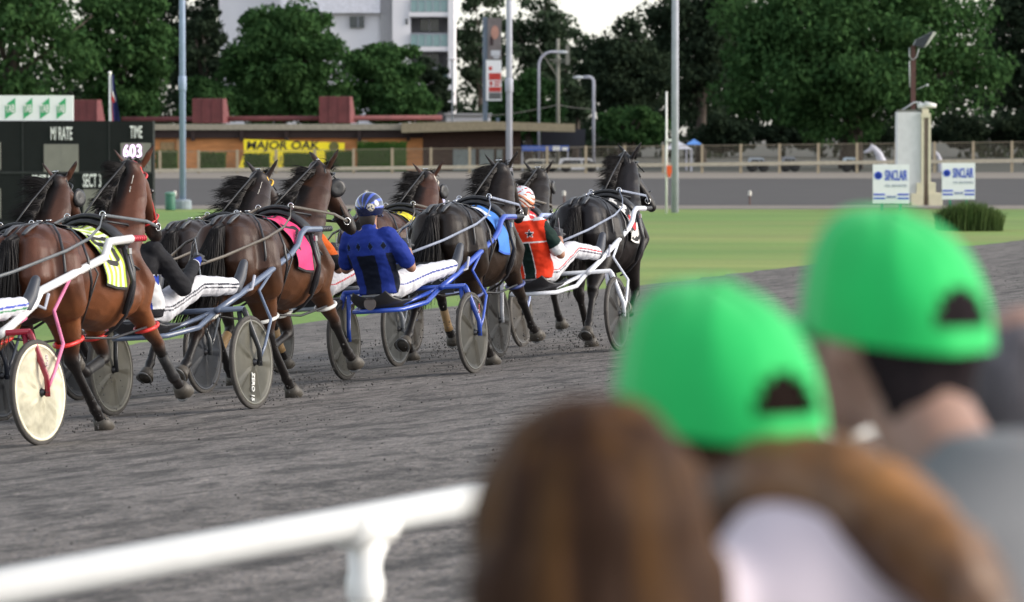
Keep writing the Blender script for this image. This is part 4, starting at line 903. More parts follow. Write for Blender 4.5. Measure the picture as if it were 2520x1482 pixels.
# ---------------------------------------------------------------- sulkies
def make_sulky(label, rig, c):
    loc, yaw, roll = rig
    s = thing("sulky", label, "sulky", loc, (0, roll, -yaw), group="two wheeled racing sulkies")
    fm = mat("paint_"+c['name'], c['frame'], .28, var=.05, spec=.6, coat=.3); fk = mat("paint_"+c.get('forkname',c['name']), c.get('fork', c['frame']), .3, var=.08, spec=.6)
    st = mat("paint_"+c.get('stayname',c['name']), c.get('stay', c['frame']), .3, spec=.6)
    dm = mat("disc_"+c['discname'], c['disc'], .5, var=.30, scale=9, spec=.4, col2=tuple(x*.62 for x in c['disc']), thr=(.5,.75)); add_once(dm)
    tyre = mat("tyre_dusty", (.055,.05,.046), .85, var=.3, scale=14)
    rimm = mat("rim_"+c['discname'], tuple(min(.8, x*1.5+.04) for x in c['disc']), .45, var=.25, scale=12)
    Rw = .352; tr = .60
    for sd in (-1, 1):
        x0 = sd*tr; q = MB()
        # disc: shallow dish with raised spokes
        n = 60; rings = []
        for r, t in ((.02,.030),(.05,.028),(.08,.018),(.18,.013),(.27,.009),(.305,.007),(.318,.012),(.33,.013)):
            pass
        prof = [(.03,.026),(.06,.024),(.09,.014),(.15,.012),(.21,.010),(.27,.008),(.292,.007),(.300,.014),(.316,.015)]
        for side in (1, -1):
            vs = []; 
            for r, t in prof:
                for j in range(n):
                    an = 2*math.pi*j/n + c.get('spin', .3); sw = c.get('swirl', 0)*(r-.1)*4
                    ph = ((an+sw)*c.get('nsp', 5)/(2*math.pi)) % 1; ph = min(ph, 1-ph)
                    wd = .075 if r > .12 else .16
                    rid = .020*sst(wd*.8,0.015,ph) if .07 < r < .30 else 0
                    vs.append((x0+side*(t+rid), r*math.cos(an), Rw+r*math.sin(an)))
            fs = []
            for i in range(len(prof)-1):
                for j in range(n):
                    k_ = (j+1)%n; f = (i*n+j, i*n+k_, (i+1)*n+k_, (i+1)*n+j); fs.append(f[::-1] if side > 0 else f)
            q.add(vs, fs)
        w = q.build("wheel", dm, s, True)
        q = MB(); q.lathe([(.302,-.016),(.320,-.020),(.324,0),(.320,.020),(.302,.016),(.306,0)], 60, axis='X', center=(x0,0,Rw)); q.build("rim", rimm, w, True)
        q = MB(); rr = []; 
        for k_ in range(9): a_ = 2*math.pi*k_/8; rr.append((.334+.021*math.cos(a_), .020*math.sin(a_)))
        q.lathe(rr, 60, axis='X', center=(x0,0,Rw)); q.build("tyre", tyre, w, True)
        q = MB(); q.tube([(x0-.05*1,0,Rw),(x0+.05,0,Rw)], [.022,.022], 12); q.tube([(x0+sd*.05,0,Rw),(x0+sd*.085,0,Rw)], .012, 8); q.build("hub", mat("hub_dark", (.06,.06,.065), .4, .6), w, True)
        if c.get('label') and sd == 1:
            M = Matrix.Rotation(R(c.get('labrot',-100)), 4, 'X') @ Matrix.Rotation(R(90), 4, 'Z') @ Matrix.Rotation(R(90), 4, 'X')
            text(c['label'], .062, mat("wheel_lettering", (.75,.75,.72), .5), w, (0,0,0), .9, rot=Matrix.Translation((x0+.024,0,Rw)) @ M @ Matrix.Translation((.19,-.018,0)), bold=.0012)
        # fork: outer and inner blade
        top = .76
        for dx, nm in ((.072,'outer'),(-.052,'inner')):
            q = MB(); xa = x0-sd*.045; 
            if dx > 0: q.tube([(xa,0,top),(xa+sd*.02,0,top-.03),(x0+sd*dx,0,Rw+.10),(x0+sd*dx,0,Rw-.03)], [(.018,.026),(.018,.026),(.013,.022),(.012,.020)], 8, ref=(1,0,0))
            else: q.tube([(xa-sd*.03,0,top-.02),(x0+sd*dx,0,Rw+.08),(x0+sd*dx,0,Rw-.02)], [(.014,.02)]*3, 8, ref=(1,0,0))
            q.build("fork", fk, s, True)
    top = .76
    q = MB(); q.tube([(-.565,0,top),(.565,0,top)], .021, 10); q.build("arch_bar", fk if c.get('archfork') else fm, s, True)
    for sd in (-1, 1):
        q = MB(); xs = sd*.36
        if c.get('shape') == 'kink':
            path = [(xs,-.05,top-.01),(xs,.10,top+.04),(xs,.42,.93),(xs,.52,1.02),(xs,1.42,1.22),(xs,1.50,1.33),(xs-sd*.0,1.82,1.345)]
            rr = [.030]*7
        else:
            path = [(xs,-.05,top-.005),(xs,.35,.86),(xs,1.0,1.05),(xs,1.30,1.14),(xs,1.44,1.21),(xs,1.52,1.30),(xs,1.60,1.335),(xs,1.88,1.33)]; rr = [.025]*8
        q.tube(path, rr, 12); sh = q.build("shaft", fm, s, True)
        q = MB(); y0_ = path[-1][1]; q.tube([(xs,y0_-.01,path[-1][2]),(xs,y0_+.20,path[-1][2]-.0)], .018, 10)
        for k_ in range(6): yy = y0_+.02+k_*.032; q.tube([(xs,yy,path[-1][2]-.0),(xs,yy+.012,path[-1][2])], .024, 10)
        q.build("shaft_tip", mat("tip_"+c.get('tipname','dark'), c.get('tip', (.05,.05,.055)), .4), sh, True)
        q = MB()
        # outer stay: shaft bend down to fork, bowed round the wheel
        q.tube([(xs,1.0,1.05) if c.get('shape') != 'kink' else (xs,.95,1.11),(xs+sd*.05,.60,.88),(sd*.64,.30,.66),(sd*.672,.10,.47),(sd*.672,.01,Rw+.03)], .0125, 8)
        q.tube([(sd*.10,-.35,.63),(sd*.30,-.02,.74),(xs,.30,.85)], .019, 8)
        q.build("stay", st, s, True)
    # seat rail loop, seat shell, foot rests
    q = MB(); q.tube([(-.33,0,top-.01),(-.30,-.25,.64),(-.22,-.62,.60),(-.10,-.72,.60),(.10,-.72,.60),(.22,-.62,.60),(.30,-.25,.64),(.33,0,top-.01)], .021, 10)
    q.tube([(-.28,-.10,.72),(-.18,-.50,.64)], .014, 8); q.tube([(.28,-.10,.72),(.18,-.50,.64)], .014, 8); q.build("seat_rail", fm, s, True)
    q = MB(); rings = []
    for y, w, z, th in ((-.02,.12,.72,.012),(-.16,.19,.70,.02),(-.40,.235,.675,.028),(-.62,.23,.67,.03),(-.74,.20,.70,.025),(-.80,.15,.76,.015)):
        n = 20; rings.append([Vector((w*math.cos(2*math.pi*j/n), y, z + th*math.sin(2*math.pi*j/n) + .06*(abs(math.cos(2*math.pi*j/n))**3) - .05)) for j in range(n)])
    q.ring_loft(rings); q.build("seat", mat("seat_vinyl", (.022,.022,.026), .42), s, True)
    for sd in (-1, 1): q = MB(); q.tube([(sd*.36,.42,.88 if c.get('shape')!='kink' else .94),(sd*.40,.50,.90),(sd*.40,.56,1.0)], .012, 6); q.build("foot_rest", steel, s, True)
    if c.get('panel'):
        q = MB(); rings = [[Vector((x, .32+dy, z)) for z, dy in ((.70,0),(.98,.10),(.98,.105),(.70,.005))] for x in (-.33,.33)]; q.ring_loft(rings); pn = q.build("mud_screen", mat("screen_cloth", (.022,.024,.026), .7), s)
        text("sulky co", .085, mat("screen_lettering", (.42,.44,.46), .6), pn, (.12,.318+.045,.83), 1.1, rot=Matrix.Rotation(R(70),4,'X'), shear=.3)
    if c.get('badge'):
        q = MB(); q.lathe([(.001,0),(.055,.0),(.055,.004),(.001,.004)], 24, axis='Y', center=(0,-.80,.665)); q.build("badge", mat("badge_grey", (.16,.13,.12), .6), s)
    if c.get('forktext'):
        text(c['forktext'], .034, mat("fork_lettering_"+c['name'], c.get('ftc', (.8,.25,.2)), .5), s, (0,0,0), 1.0, rot=Matrix.Translation((.60+.083,-.004,.56)) @ Matrix.Rotation(R(-90),4,'X') @ Matrix.Rotation(R(90),4,'Z') @ Matrix.Rotation(R(90),4,'X'))
        pass
    return s
def add_once(m):
    if m.get('grained'): return
    m['grained'] = 1
# ---------------------------------------------------------------- people
SKIN = (.33,.17,.115)
skin = mat("skin", SKIN, .5, var=.08, scale=14, spec=.35)
def hand(b, wrist, aim, palm, curl=.75, s=1, k=1.0):
    """palm with five bent fingers; aim: direction wrist->knuckles, palm: palm normal"""
    w = Vector(wrist); a = Vector(aim).normalized(); n = Vector(palm).normalized(); side = a.cross(n).normalized()*s
    q = MB(); q.rtube([w, w+a*.045*k, w+a*.085*k], [(.026*k,.017*k),(.038*k,.016*k),(.036*k,.014*k)], ref=n)
    b.add(q.v, q.f)
    for i, (o, L) in enumerate(((-.030,.060),(-.011,.072),(.009,.068),(.028,.052))):
        p = w+a*.085*k+side*o*k; L *= k; pts = [p]; ang = .35
        for seg in range(3):
            dr = a*math.cos(ang)+n*math.sin(ang); pts.append(pts[-1]+dr*L/3*(1.15-.12*seg)); ang += curl
        b.rtube(pts, [.0095*k,.009*k,.0085*k,.007*k], n=8)
    p = w+a*.03*k-side*.034*k; b.rtube([p, p+(a*.6-side*.7+n*.3).normalized()*.03*k, p+(a*.8-side*.35+n*.7).normalized()*.062*k], [.012*k,.011*k,.009*k], n=8)
def driver(label, rig, c):
    loc, yaw, roll = rig
    p = thing("person", label, "person", loc, (0, roll, -yaw + R(c.get('turn',0))), group="sulky drivers")
    lean = c.get('lean', 0); hx = c.get('hx', 0)
    PEL = Vector((0,-.55,.82)); CH = Vector((hx*.6,-.70,1.08)); SH = Vector((hx,-.74+lean,1.25)); HD = Vector((hx*1.1,-.70+lean,1.452))
    kn = c.get('knee', .95)
    J = {}
    for s in (-1, 1):
        J['hip',s] = Vector((s*.10,-.48,.80)); J['knee',s] = Vector((s*.21,-.08,kn)); J['ank',s] = Vector((s*.345,.30,.93)); J['toe',s] = Vector((s*.36,.47,1.10))
        J['sho',s] = SH + Vector((s*.185,0,-.02)); 
    J['elb',1] = SH + Vector((.31,.14,-.30)); J['elb',-1] = SH + Vector((-.29,.14,-.28))
    J['hand',1] = Vector((.20,-.36,1.13)); J['hand',-1] = Vector((-.14,-.26,1.09))
    if 'hand' in c: J['hand',1] = Vector(c['hand'])
    if 'elb' in c: J['elb',1] = Vector(c['elb'])
    def torso(b, g):
        rings = []
        for P_, hw, hd in ((PEL+Vector((0,-.02,-.08)),.155,.12),(PEL,.175,.135),(PEL.lerp(CH,.5),.175,.12),(CH,.198,.125),(CH.lerp(SH,.6),.208,.12),(SH+Vector((0,0,-.01)),.17,.095),(SH+Vector((0,.01,.045)),.085,.065)):
            rings.append([P_ + Vector(((hw+g)*math.cos(2*math.pi*j/24), (hd+g)*math.sin(2*math.pi*j/24), 0)) for j in range(24)])
        b.ring_loft(rings)
    def arm(b, s, g, upto=2):
        E_ = J['elb',s] if upto > 1 or g == 0 else J['sho',s].lerp(J['elb',s],.80); b.rtube([J['sho',s]+Vector((-s*.02,0,0)), J['sho',s].lerp(E_,.5), E_], [.068+g,.060+g,(.046 if g == 0 else .054)+g])
        if upto > 1: b.rtube([J['elb',s], J['elb',s].lerp(J['hand',s],.4), J['hand',s]], [.042+g,.039+g,.028+g])
    def legs(b, g, sh=0):
        for s in (-1, 1):
            b.rtube([J['hip',s], J['hip',s].lerp(J['knee',s],.5), J['knee',s]], [.105+g,.092+g,.072+g]); b.rtube([J['knee',s], J['knee',s].lerp(J['ank',s],.4), J['ank',s].lerp(J['knee',s],sh)], [.070+g,.064+g,.050+g])
    b = MB(); torso(b, 0); legs(b, 0)
    for s in (-1, 1):
        arm(b, s, 0); b.rtube([J['ank',s], J['ank',s]+Vector((0,.03,-.03)), J['toe',s]], [.040,.042,.032])
    b.rtube([SH+Vector((0,0,.02)), HD-Vector((0,-.0,.08))], [.068,.060]); b.sph(HD, .095, 14, sc=(.82,1,1.12)); b.rtube([HD+Vector((0,.06,-.05)), HD+Vector((0,.085,-.085))], [.045,.03])
    b.rtube([HD+Vector((0,.09,.0)), HD+Vector((0,.115,-.025))], [.014,.015], n=8)
    for s in (-1,1): b.sph(HD+Vector((s*.08,0,-.02)), .022, 8)
    for s in (-1,1): hand(b, J['hand',s], (J['hand',s]-J['elb',s]).normalized(), Vector((-s*.5,.3,-.7)), .8, s)
    me = remesh(b, .011, 2); body = link("body", me, skin, p)
    # trousers
    b = MB(); legs(b, .014, .05); rings = []
    for P_, hw, hd in ((PEL+Vector((0,0,-.11)),.15,.12),(PEL+Vector((0,0,-.03)),.175,.145),(PEL+Vector((0,-.01,.05)),.170,.132)):
        rings.append([P_ + Vector((hw*math.cos(2*math.pi*j/24), hd*math.sin(2*math.pi*j/24), 0)) for j in range(24)])
    b.ring_loft(rings); me = remesh(b, .008, 3)
    tc_ = c.get('trouser', (.62,.62,.66)); stripe = c.get('stripe', (.02,.03,.09))
    def tcol(q):
        s = 1 if q.x > 0 else -1; h_, k_, a_ = J['hip',s], J['knee',s], J['ank',s]
        seg = (h_, k_) if q.y < k_.y else (k_, a_); t = (q.y-seg[0].y)/(seg[1].y-seg[0].y); ctr = seg[0].lerp(seg[1], max(0,min(1,t)))
        dz = q.z - ctr.z; outer = s*(q.x-ctr.x) > .02
        if outer and q.y > -.62 and (abs(dz-.012) < .0070): return stripe
        if outer and q.y > -.62 and c.get('stripe2') and (abs(dz+.014) < .0055): return c['stripe2']
        return tc_
    paint(me, tcol); displace(me, lambda c_: .009*noise.noise(Vector((c_.x*9, c_.y*20, c_.z*14)))+.004*noise.noise(Vector((c_.x*20, c_.y*45, c_.z*25)))); link("trousers", me, mat("race_cloth", (0,0,0), .7, attr=True, var=.05, spec=.3, bump=.006, bscale=11), p)
    # jacket with its colours
    b = MB(); torso(b, .016)
    for s in (-1, 1): arm(b, s, .016 if c.get('sleeve',1) > 1 else .020, c.get('sleeve', 1))
    b.rtube([SH+Vector((0,0,.03)), SH+Vector((0,.01,.075))], [.07,.062])
    me = remesh(b, .0075, 7)
    fn = c['jacket']; paint(me, lambda q: fn(q, SH, PEL, J)); displace(me, lambda c_: .009*noise.noise(Vector((c_.x*8, c_.y*8, c_.z*15)))+.005*noise.noise(Vector((c_.x*20, c_.y*14, c_.z*30)))); link("jacket", me, mat("race_silk", (0,0,0), .78, attr=True, var=.10, scale=5, spec=.2, bump=.004, bscale=20), p)
    # boots, gloves, helmet
    for s in (-1, 1):
        b = MB(); a_, t_ = J['ank',s], J['toe',s]; k_ = J['knee',s]
        b.rtube([a_.lerp(k_,.12), a_], [.050,.052]); b.rtube([a_+Vector((0,.02,-.02)), a_.lerp(t_,.5)+Vector((0,.025,-.02)), t_], [(.050,.050),(.046,.048),(.036,.034)])
        me = remesh(b, .010, 2); link("boot", me, mat("boot_leather", c.get('bootc',(.045,.05,.065)), .5), p)
    b = MB(); hl = []
    for s in (-1, 1):
        b = MB(); dr = (J['hand',s]-J['elb',s]).normalized(); b.rtube([J['hand',s]-dr*.04, J['hand',s]], [.036,.031]); hand(b, J['hand',s], dr, Vector((-s*.5,.3,-.7)), .8, s, 1.12)
        me = remesh(b, .0055, 1); link("glove", me, mat("glove_dark", (.03,.03,.035), .6), p)
    b = MB(); b.rtube([J['hand',1]+Vector((-.02,.08,-.12)), J['hand',1]+Vector((.0,.02,.02)), J['hand',1]+Vector((.02,-.05,.16))], [.005,.004,.003], n=6); b.build("whip", mat("whip_pale", (.35,.38,.42), .4), p, True)
    b = MB(); q = MB(); n = 28; rings = []
    for i in range(15):
        t = math.pi*(.02+ .70*i/14); rings.append([HD + Vector((.122*math.sin(t)*math.cos(2*math.pi*j/n), .01+.140*math.sin(t)*math.sin(2*math.pi*j/n), .035+.128*math.cos(t))) for j in range(n)])
    rings += [[v.lerp(HD, .07)+Vector((0,0,.004)) for v in rings[-1]]]
    b.ring_loft(rings, cap=False); b.ring_loft([rings[-1], [v.lerp(HD,.4) for v in rings[-1]]], cap=False)
    b.tube([HD+Vector((.1*math.cos(q_), .01+.135*math.sin(q_), -.045)) for q_ in [R(30+12*i) for i in range(11)]], .012, 8)
    me = b.mesh("helmet"); me.polygons.foreach_set('use_smooth', [True]*len(me.polygons)); hf = c['helmet']
    # refine before painting: the mesh is coarse, so paint faces through a subdivided copy
    o = bpy.data.objects.new("tmp", me); m_ = o.modifiers.new("s", 'SUBSURF'); m_.levels = 2; m_.render_levels = 2; me2 = evaluated(o); bpy.data.objects.remove(o)
    paint(me2, lambda q_: hf((q_-HD))); link("helmet", me2, mat("helmet_gloss", (0,0,0), .18, attr=True, spec=.7, var=.05, coat=.6), p, True)
    b = MB(); b.rtube([HD+Vector((0,-.055,-.05)), HD+Vector((0,-.058,-.105)), HD+Vector((0,-.06,-.13))], [(.078,.045),(.068,.032),(.055,.02)], ref=(0,1,0)); b.build("hair", mat("hair_dark", (.025,.016,.012), .7), p, True)
    return p
NAVY=(.010,.018,.10); BLUE=(.012,.030,.22); DKN=(.006,.009,.022); BLK=(.012,.012,.015); WHT=(.70,.70,.72); RED=(.74,.045,.014); GRN=(.006,.022,.018)
def j_blue(q, SH, PEL, J):
    dx = q.x; back = q.y < SH.y+.03
    arm_ = abs(q.x) > .21
    if arm_: return BLUE
    if back:
        for cx in (-.16,-.055,.055,.16):
            if abs(dx-cx)/.022 + abs(q.z-(SH.z-.10))/.034 < 1: return DKN
            if abs(dx-cx)/.027 + abs(q.z-(SH.z-.10))/.041 < 1: return (.03,.07,.28)
        zt = SH.z-.175
        if q.z < zt and abs(dx) < .082-.03*(zt-q.z): return DKN
    if abs(dx) > .168 and q.z < SH.z-.16: return DKN
    return BLUE
def j_red(q, SH, PEL, J):
    dx = q.x
    if abs(q.x) > .205:
        s = 1 if dx > 0 else -1; e = J['elb',s]; t = (q-e).length
        return WHT if t < .135 else GRN
    if q.z > SH.z+.035: return WHT
    zt = SH.z-.17
    if abs(q.z-zt) < .005: return WHT
    for cx in (-.07,.07):
        X, Z_ = dx-cx, q.z-(SH.z-.09); r = math.hypot(X, Z_); a = math.atan2(X, Z_); k = (a/(2*math.pi/5)) % 1; k = abs(k-.5)*2; star = .013+.022*k**1.6
        if r < star: return DKN
        if r < star+.007: return WHT
    if q.z < zt:
        if abs(dx) < .050: return GRN
        if abs(dx) < .057: return WHT
    return RED
def j_black(q, SH, PEL, J):
    if abs(q.x) > .205:
        s = 1 if q.x > 0 else -1; hd = (q-J['hand',s]).length
        if hd < .125: return BLUE
        if hd < .133: return WHT
        return BLK
    zt = SH.z-.20
    if q.z > zt+.008: return BLK
    if q.z > zt: return WHT
    if q.z < PEL.z-.02: return BLK
    k = int((q.x+.3)/.055)
    return (.02,.05,.34) if k % 2 else WHT
def j_orange(q, SH, PEL, J): return (.72,.13,.02) if q.z > SH.z-.16 else BLK
def j_purple(q, SH, PEL, J): return (.5,.03,.05) if (int((q.z)/.09) % 2) else WHT
def h_blue(v):
    a = math.degrees(math.atan2(v.x, v.z)); 
    if v.z < -.045: return (.010,.03,.16)
    if (Vector((v.x-.065, v.y+.11, v.z-.03))).length < .035 and noise.noise(v*90) > -.1: return (.55,.5,.38)
    if v.z > .02 and (int((a+90)/9) % 3 == 0): return (.05,.10,.50)
    return (.006,.012,.055)
def h_red(v):
    r = math.hypot(v.x+.05, v.z+.09)
    if v.z > .085: return (.62,.66,.72) if noise.noise(v*40) < .15 else (.5,.04,.03)
    b_ = int(r*75) % 5
    return [(.50,.10,.03),(.7,.66,.6),(.10,.03,.02),(.62,.22,.10),(.7,.68,.66)][b_]
def h_purple(v): return (.45,.42,.66) if v.z > .06 else (.7,.7,.74)
def h_black(v): return (.02,.02,.03)
# ---------------------------------------------------------------- the field
ROLL = -math.atan(BANK)
def rig(px, ybot, Z, yaw, d_in=0.0):
    """right wheel of a sulky stands at (px) and depth Z; returns the sulky's frame on the banked track"""
    x = (px-1260)/F*Z; z = ground_z(x, Z); off = Matrix.Rotation(-R(yaw),4,'Z') @ Matrix.Rotation(ROLL,4,'Y')
    loc = Vector((x, Z, z)) - (off @ Vector((.60, 0, 0)))
    return (loc, R(yaw), ROLL)
R1 = rig(100, 1103, 28.0, 24); R2 = rig(625, 1008, 31.8, 22.5); R3 = rig(1168, 925, 36.4, 20.5); R4 = rig(1524, 865, 40.0, 19)
RA = rig(2, 1040, 32.6, 22.5); RB = rig(504, 967, 35.8, 21.5); RC = rig(980, 902, 39.6, 20); RD = rig(1286, 855, 43.3, 19)
DUST = (.070,.067,.052)
make_sulky("white sulky with deep red forks, pink stays and a cream disc wheel at the left", R1, dict(name='white', frame=(.72,.72,.72), forkname='maroon', fork=(.26,.012,.03), stayname='pink', stay=(.62,.16,.30), discname='cream', disc=(.50,.47,.35), swirl=1.4, nsp=5, shape='kink', tipname='red', tip=(.45,.03,.05), archfork=True, forktext="88°88", ftc=(.6,.5,.5)))
make_sulky("slate blue sulky with grey disc wheels behind the horse with the pink cloth", R2, dict(name='slate', frame=(.10,.13,.20), forkname='black', fork=(.03,.032,.036), discname='grey', disc=DUST, label="ZERO 15", spin=.9, labrot=-100))
make_sulky("bright blue sulky carrying the driver in blue", R3, dict(name='blue', frame=(.025,.075,.42), discname='olive', disc=(.028,.026,.019), panel=True, badge=True, label="disc", spin=.2, labrot=60, forktext="racing", ftc=(.5,.12,.12)))
make_sulky("white sulky carrying the driver in red and black, pulled by the leading black horse", R4, dict(name='gloss_white', frame=(.72,.74,.80), discname='charcoal', disc=(.016,.015,.015), label="ZERO 15", labrot=35, spin=.5))
make_sulky("dark sulky cut off by the left edge of the frame", RA, dict(name='ink', frame=(.03,.035,.05), discname='navy', disc=(.014,.017,.023), spin=.1))
make_sulky("dark sulky with navy disc wheel seen between the two front legs at the left", RB, dict(name='graphite', frame=(.06,.065,.07), discname='navy', disc=(.014,.017,.023), spin=.6))
make_sulky("grey sulky with smoky disc wheels seen below the blue sulky's seat", RC, dict(name='grey', frame=(.25,.27,.30), discname='smoke', disc=(.045,.048,.048), spin=.8))
make_sulky("pale blue-white sulky mostly hidden behind the black horse of the blue sulky", RD, dict(name='pale_blue', frame=(.30,.36,.60), discname='brown', disc=(.04,.034,.028), label="ZERO", labrot=130, spin=.4))
K = (.016,.014,.014)
HB = dict(name='x')
make_horse("horse", "reddish brown horse with lime striped number cloth and red hopples, nearest at the left", R1, dict(coat=(.085,.030,.016), soft=(.21,.072,.024), poll=(1.72,1.84), pollx=.0, yaw=10, pitch=62, seed=1, brand=True, cloth=('stripe',(.42,.55,.06),(.02,.02,.02),'5'), second=(.72,.75,.62), bname='red', bridle=(.55,.03,.03), hopple=('red',(.62,.035,.03)), boots='boot_black', reinname='grey', rein=(.10,.11,.12), mane=.7, tail=-.3))
make_horse("horse", "dark bay horse with a pink number cloth and white hopples, head turned right", R2, dict(coat=(.045,.020,.012), soft=(.12,.045,.016), poll=(1.86,1.80), pollx=.02, yaw=44, pitch=62, seed=2, cloth=('pink',(.72,.035,.16),(.015,.012,.015),'7'), blink=True, hopple=('white',(.6,.6,.58)), reinname='brown', rein=(.10,.085,.07), mane=.8, tail=-.34))
make_horse("horse", "black brown horse with a blue and white number cloth pulling the blue sulky", R3, dict(coat=(.018,.012,.009), soft=(.034,.018,.010), poll=(1.73,1.76), yaw=8, pitch=55, seed=3, cloth=('split',(.05,.20,.60),(.03,.10,.45),None), second=(.70,.74,.8), hopple=('blue',(.04,.06,.2)), reinname='silver_blue', rein=(.22,.25,.33), mane=1.0, tail=-.25, v=''))
make_horse("horse", "glossy black leading horse with a zebra striped number cloth and red drop", R4, dict(coat=(.010,.008,.009), soft=(.014,.010,.009), poll=(1.80,1.82), yaw=58, pitch=62, seed=4, pose='B', v='2', cloth=('zebra',(.7,.68,.66),(.012,.012,.014),None), reinname='silver_blue', rein=(.22,.25,.33), mane=.9, tail=-.3, turn=1))
make_horse("horse", "brown horse with a round black blinker seen before the scoreboard", RA, dict(coat=(.060,.025,.015), off=(0,.48), poll=(1.76,1.85), yaw=12, pitch=55, seed=5, blink=True, cloth=('plain',(.05,.07,.12),(.02,.02,.02),None), mane=1.15))
make_horse("horse", "dark horse with a yellow bridle and flying mane left of the pink clothed horse", RB, dict(coat=(.034,.024,.022), soft=(.05,.03,.022), poll=(1.86,1.82), yaw=22, pitch=55, seed=6, brand=True, bname='yellow', bridle=(.75,.42,.02), cloth=('chalk',(.6,.6,.62),(.5,.05,.03),None), mane=1.3, boots='boot_tan', pose='A', v='2'))
make_horse("horse", "plain brown horse with a white bridle and yellow cloth behind the blue helmet", RC, dict(coat=(.060,.026,.017), poll=(1.80,1.77), yaw=10, pitch=58, seed=7, bname='cream', bridle=(.50,.45,.38), cloth=('yellow',(.72,.62,.03),(.02,.02,.02),'6'), mane=1.0, blink=True, hopple=('bone',(.35,.30,.24)), boots='boot_tan', v='2'))
make_horse("horse", "black horse with large round blinkers facing straight away beside the leader", RD, dict(coat=(.016,.012,.010), poll=(1.86,1.76), yaw=-6, pitch=55, seed=8, blink=True, cloth=('crimson',(.6,.02,.03),(.7,.7,.7),'2'), mane=.8, v='2'))
driver("driver in a blue jacket with dark diamonds and a glossy blue helmet", R3, dict(jacket=j_blue, helmet=h_blue, stripe=(.02,.04,.25), knee=.88, lean=.02, sleeve=1))
driver("driver in a red jacket with two stars and a striped white and orange helmet", R4, dict(jacket=j_red, helmet=h_red, stripe=(.45,.02,.03), stripe2=(.03,.02,.05), knee=.985, hx=-.03))
driver("driver in black jacket with blue cuffs, head hidden behind the nearest brown horse", R2, dict(jacket=j_black, helmet=h_black, stripe=DKN, stripe2=DKN, knee=.95, sleeve=2, lean=.10, hand=(.17,.06,1.15), elb=(.30,-.46,.95)))
driver("driver in white trousers with blue and green piping at the left edge", R1, dict(jacket=j_black, helmet=h_black, stripe=(.03,.06,.4), stripe2=(.03,.22,.08), knee=.90))
driver("driver in orange and black silks mostly hidden behind the driver in blue", RC, dict(jacket=j_orange, helmet=h_black, stripe=(.5,.03,.04), knee=.90))
driver("driver with a pale violet helmet mostly hidden behind the black brown horse", RD, dict(jacket=j_purple, helmet=h_purple, knee=.92))
# flying dirt kicked up by the hooves
b = MB(); rf = random.Random(11)
for rg, y0 in ((R1,1.2),(R2,1.0),(R2,2.3),(R3,.8),(R3,2.4),(R4,.2),(R4,.9),(RB,.6),(RC,.6),(RC,2.2),(RD,.5)):
    M = Matrix.Translation(rg[0]) @ Matrix.Rotation(-rg[1],4,'Z') @ Matrix.Rotation(rg[2],4,'Y'); cx = rf.choice((-.15,.15))
    for _ in range(300):
        t = rf.random(); q = M @ Vector((cx+rf.gauss(0,.20), y0+rf.gauss(0,.35), abs(rf.gauss(0,.18)))); clod(b, q, rf.choice([.003,.004,.006,.010])*rf.uniform(.6,1.1))
tag(b.build("flying_dirt", mat("dark_clod")), "small clods of dirt thrown up around the hooves and wheels", "dirt", kind='stuff')
# ---------------------------------------------------------------- running rail
APR = .37
ra = W(-60, 1476, 8.35); rb = W(1230, 1232, 10.1)
dr = (rb-ra)
rail0 = ra - dr*.35; rail1 = ra + dr*9
s = thing("running_rail", "thick white tubular rail running along the spectators' side of the track", "rail", (rail0.x, rail0.y, ground_z(rail0.x, rail0.y)))
rw = mat("rail_paint", (.78,.78,.76), .35, var=.06, scale=5, col2=(.60,.55,.45), thr=(.66,.8))
zr = W(905, 1292, 9.65).z
b = MB(); b.tube([(rail0.x,rail0.y,ra.z),(rail1.x,rail1.y,ra.z+ (rb.z-ra.z)*9)], .039, 18); b.build("top_tube", rw, s, True, world=True)
for k in (-.30,.705,1.71,2.72,3.73,4.74,5.75,6.76,7.77,8.78):
    p = ra+dr*k; 
    b = MB(); b.lathe([(.049,-.08),(.049,.08)], 18, axis='Y'); dd = dr.normalized(); rot = Vector((0,1,0)).rotation_difference(dd).to_matrix()
    b.v = [tuple(rot @ Vector(v) + p) for v in b.v]
    b.lathe([(.040,-.17),(.043,-.16),(.043,-.12),(.038,-.11),(.038,-.01)], 16, center=(p.x,p.y,p.z)); 
    b.tube([p+Vector((.10,0,.0))*0+dd*.09, p+dd*.035+Vector((0,0,-.07)), p+Vector((0,0,-.12))], .024, 10)
    cl = b.build("clamp", rw, s, True, world=True)
    b = MB(); g = min(ground_z(p.x,p.y), .5); b.tube([(p.x,p.y,g-.1),(p.x,p.y,p.z-.02)], .035, 16); b.build("post", rw, s, True, world=True)
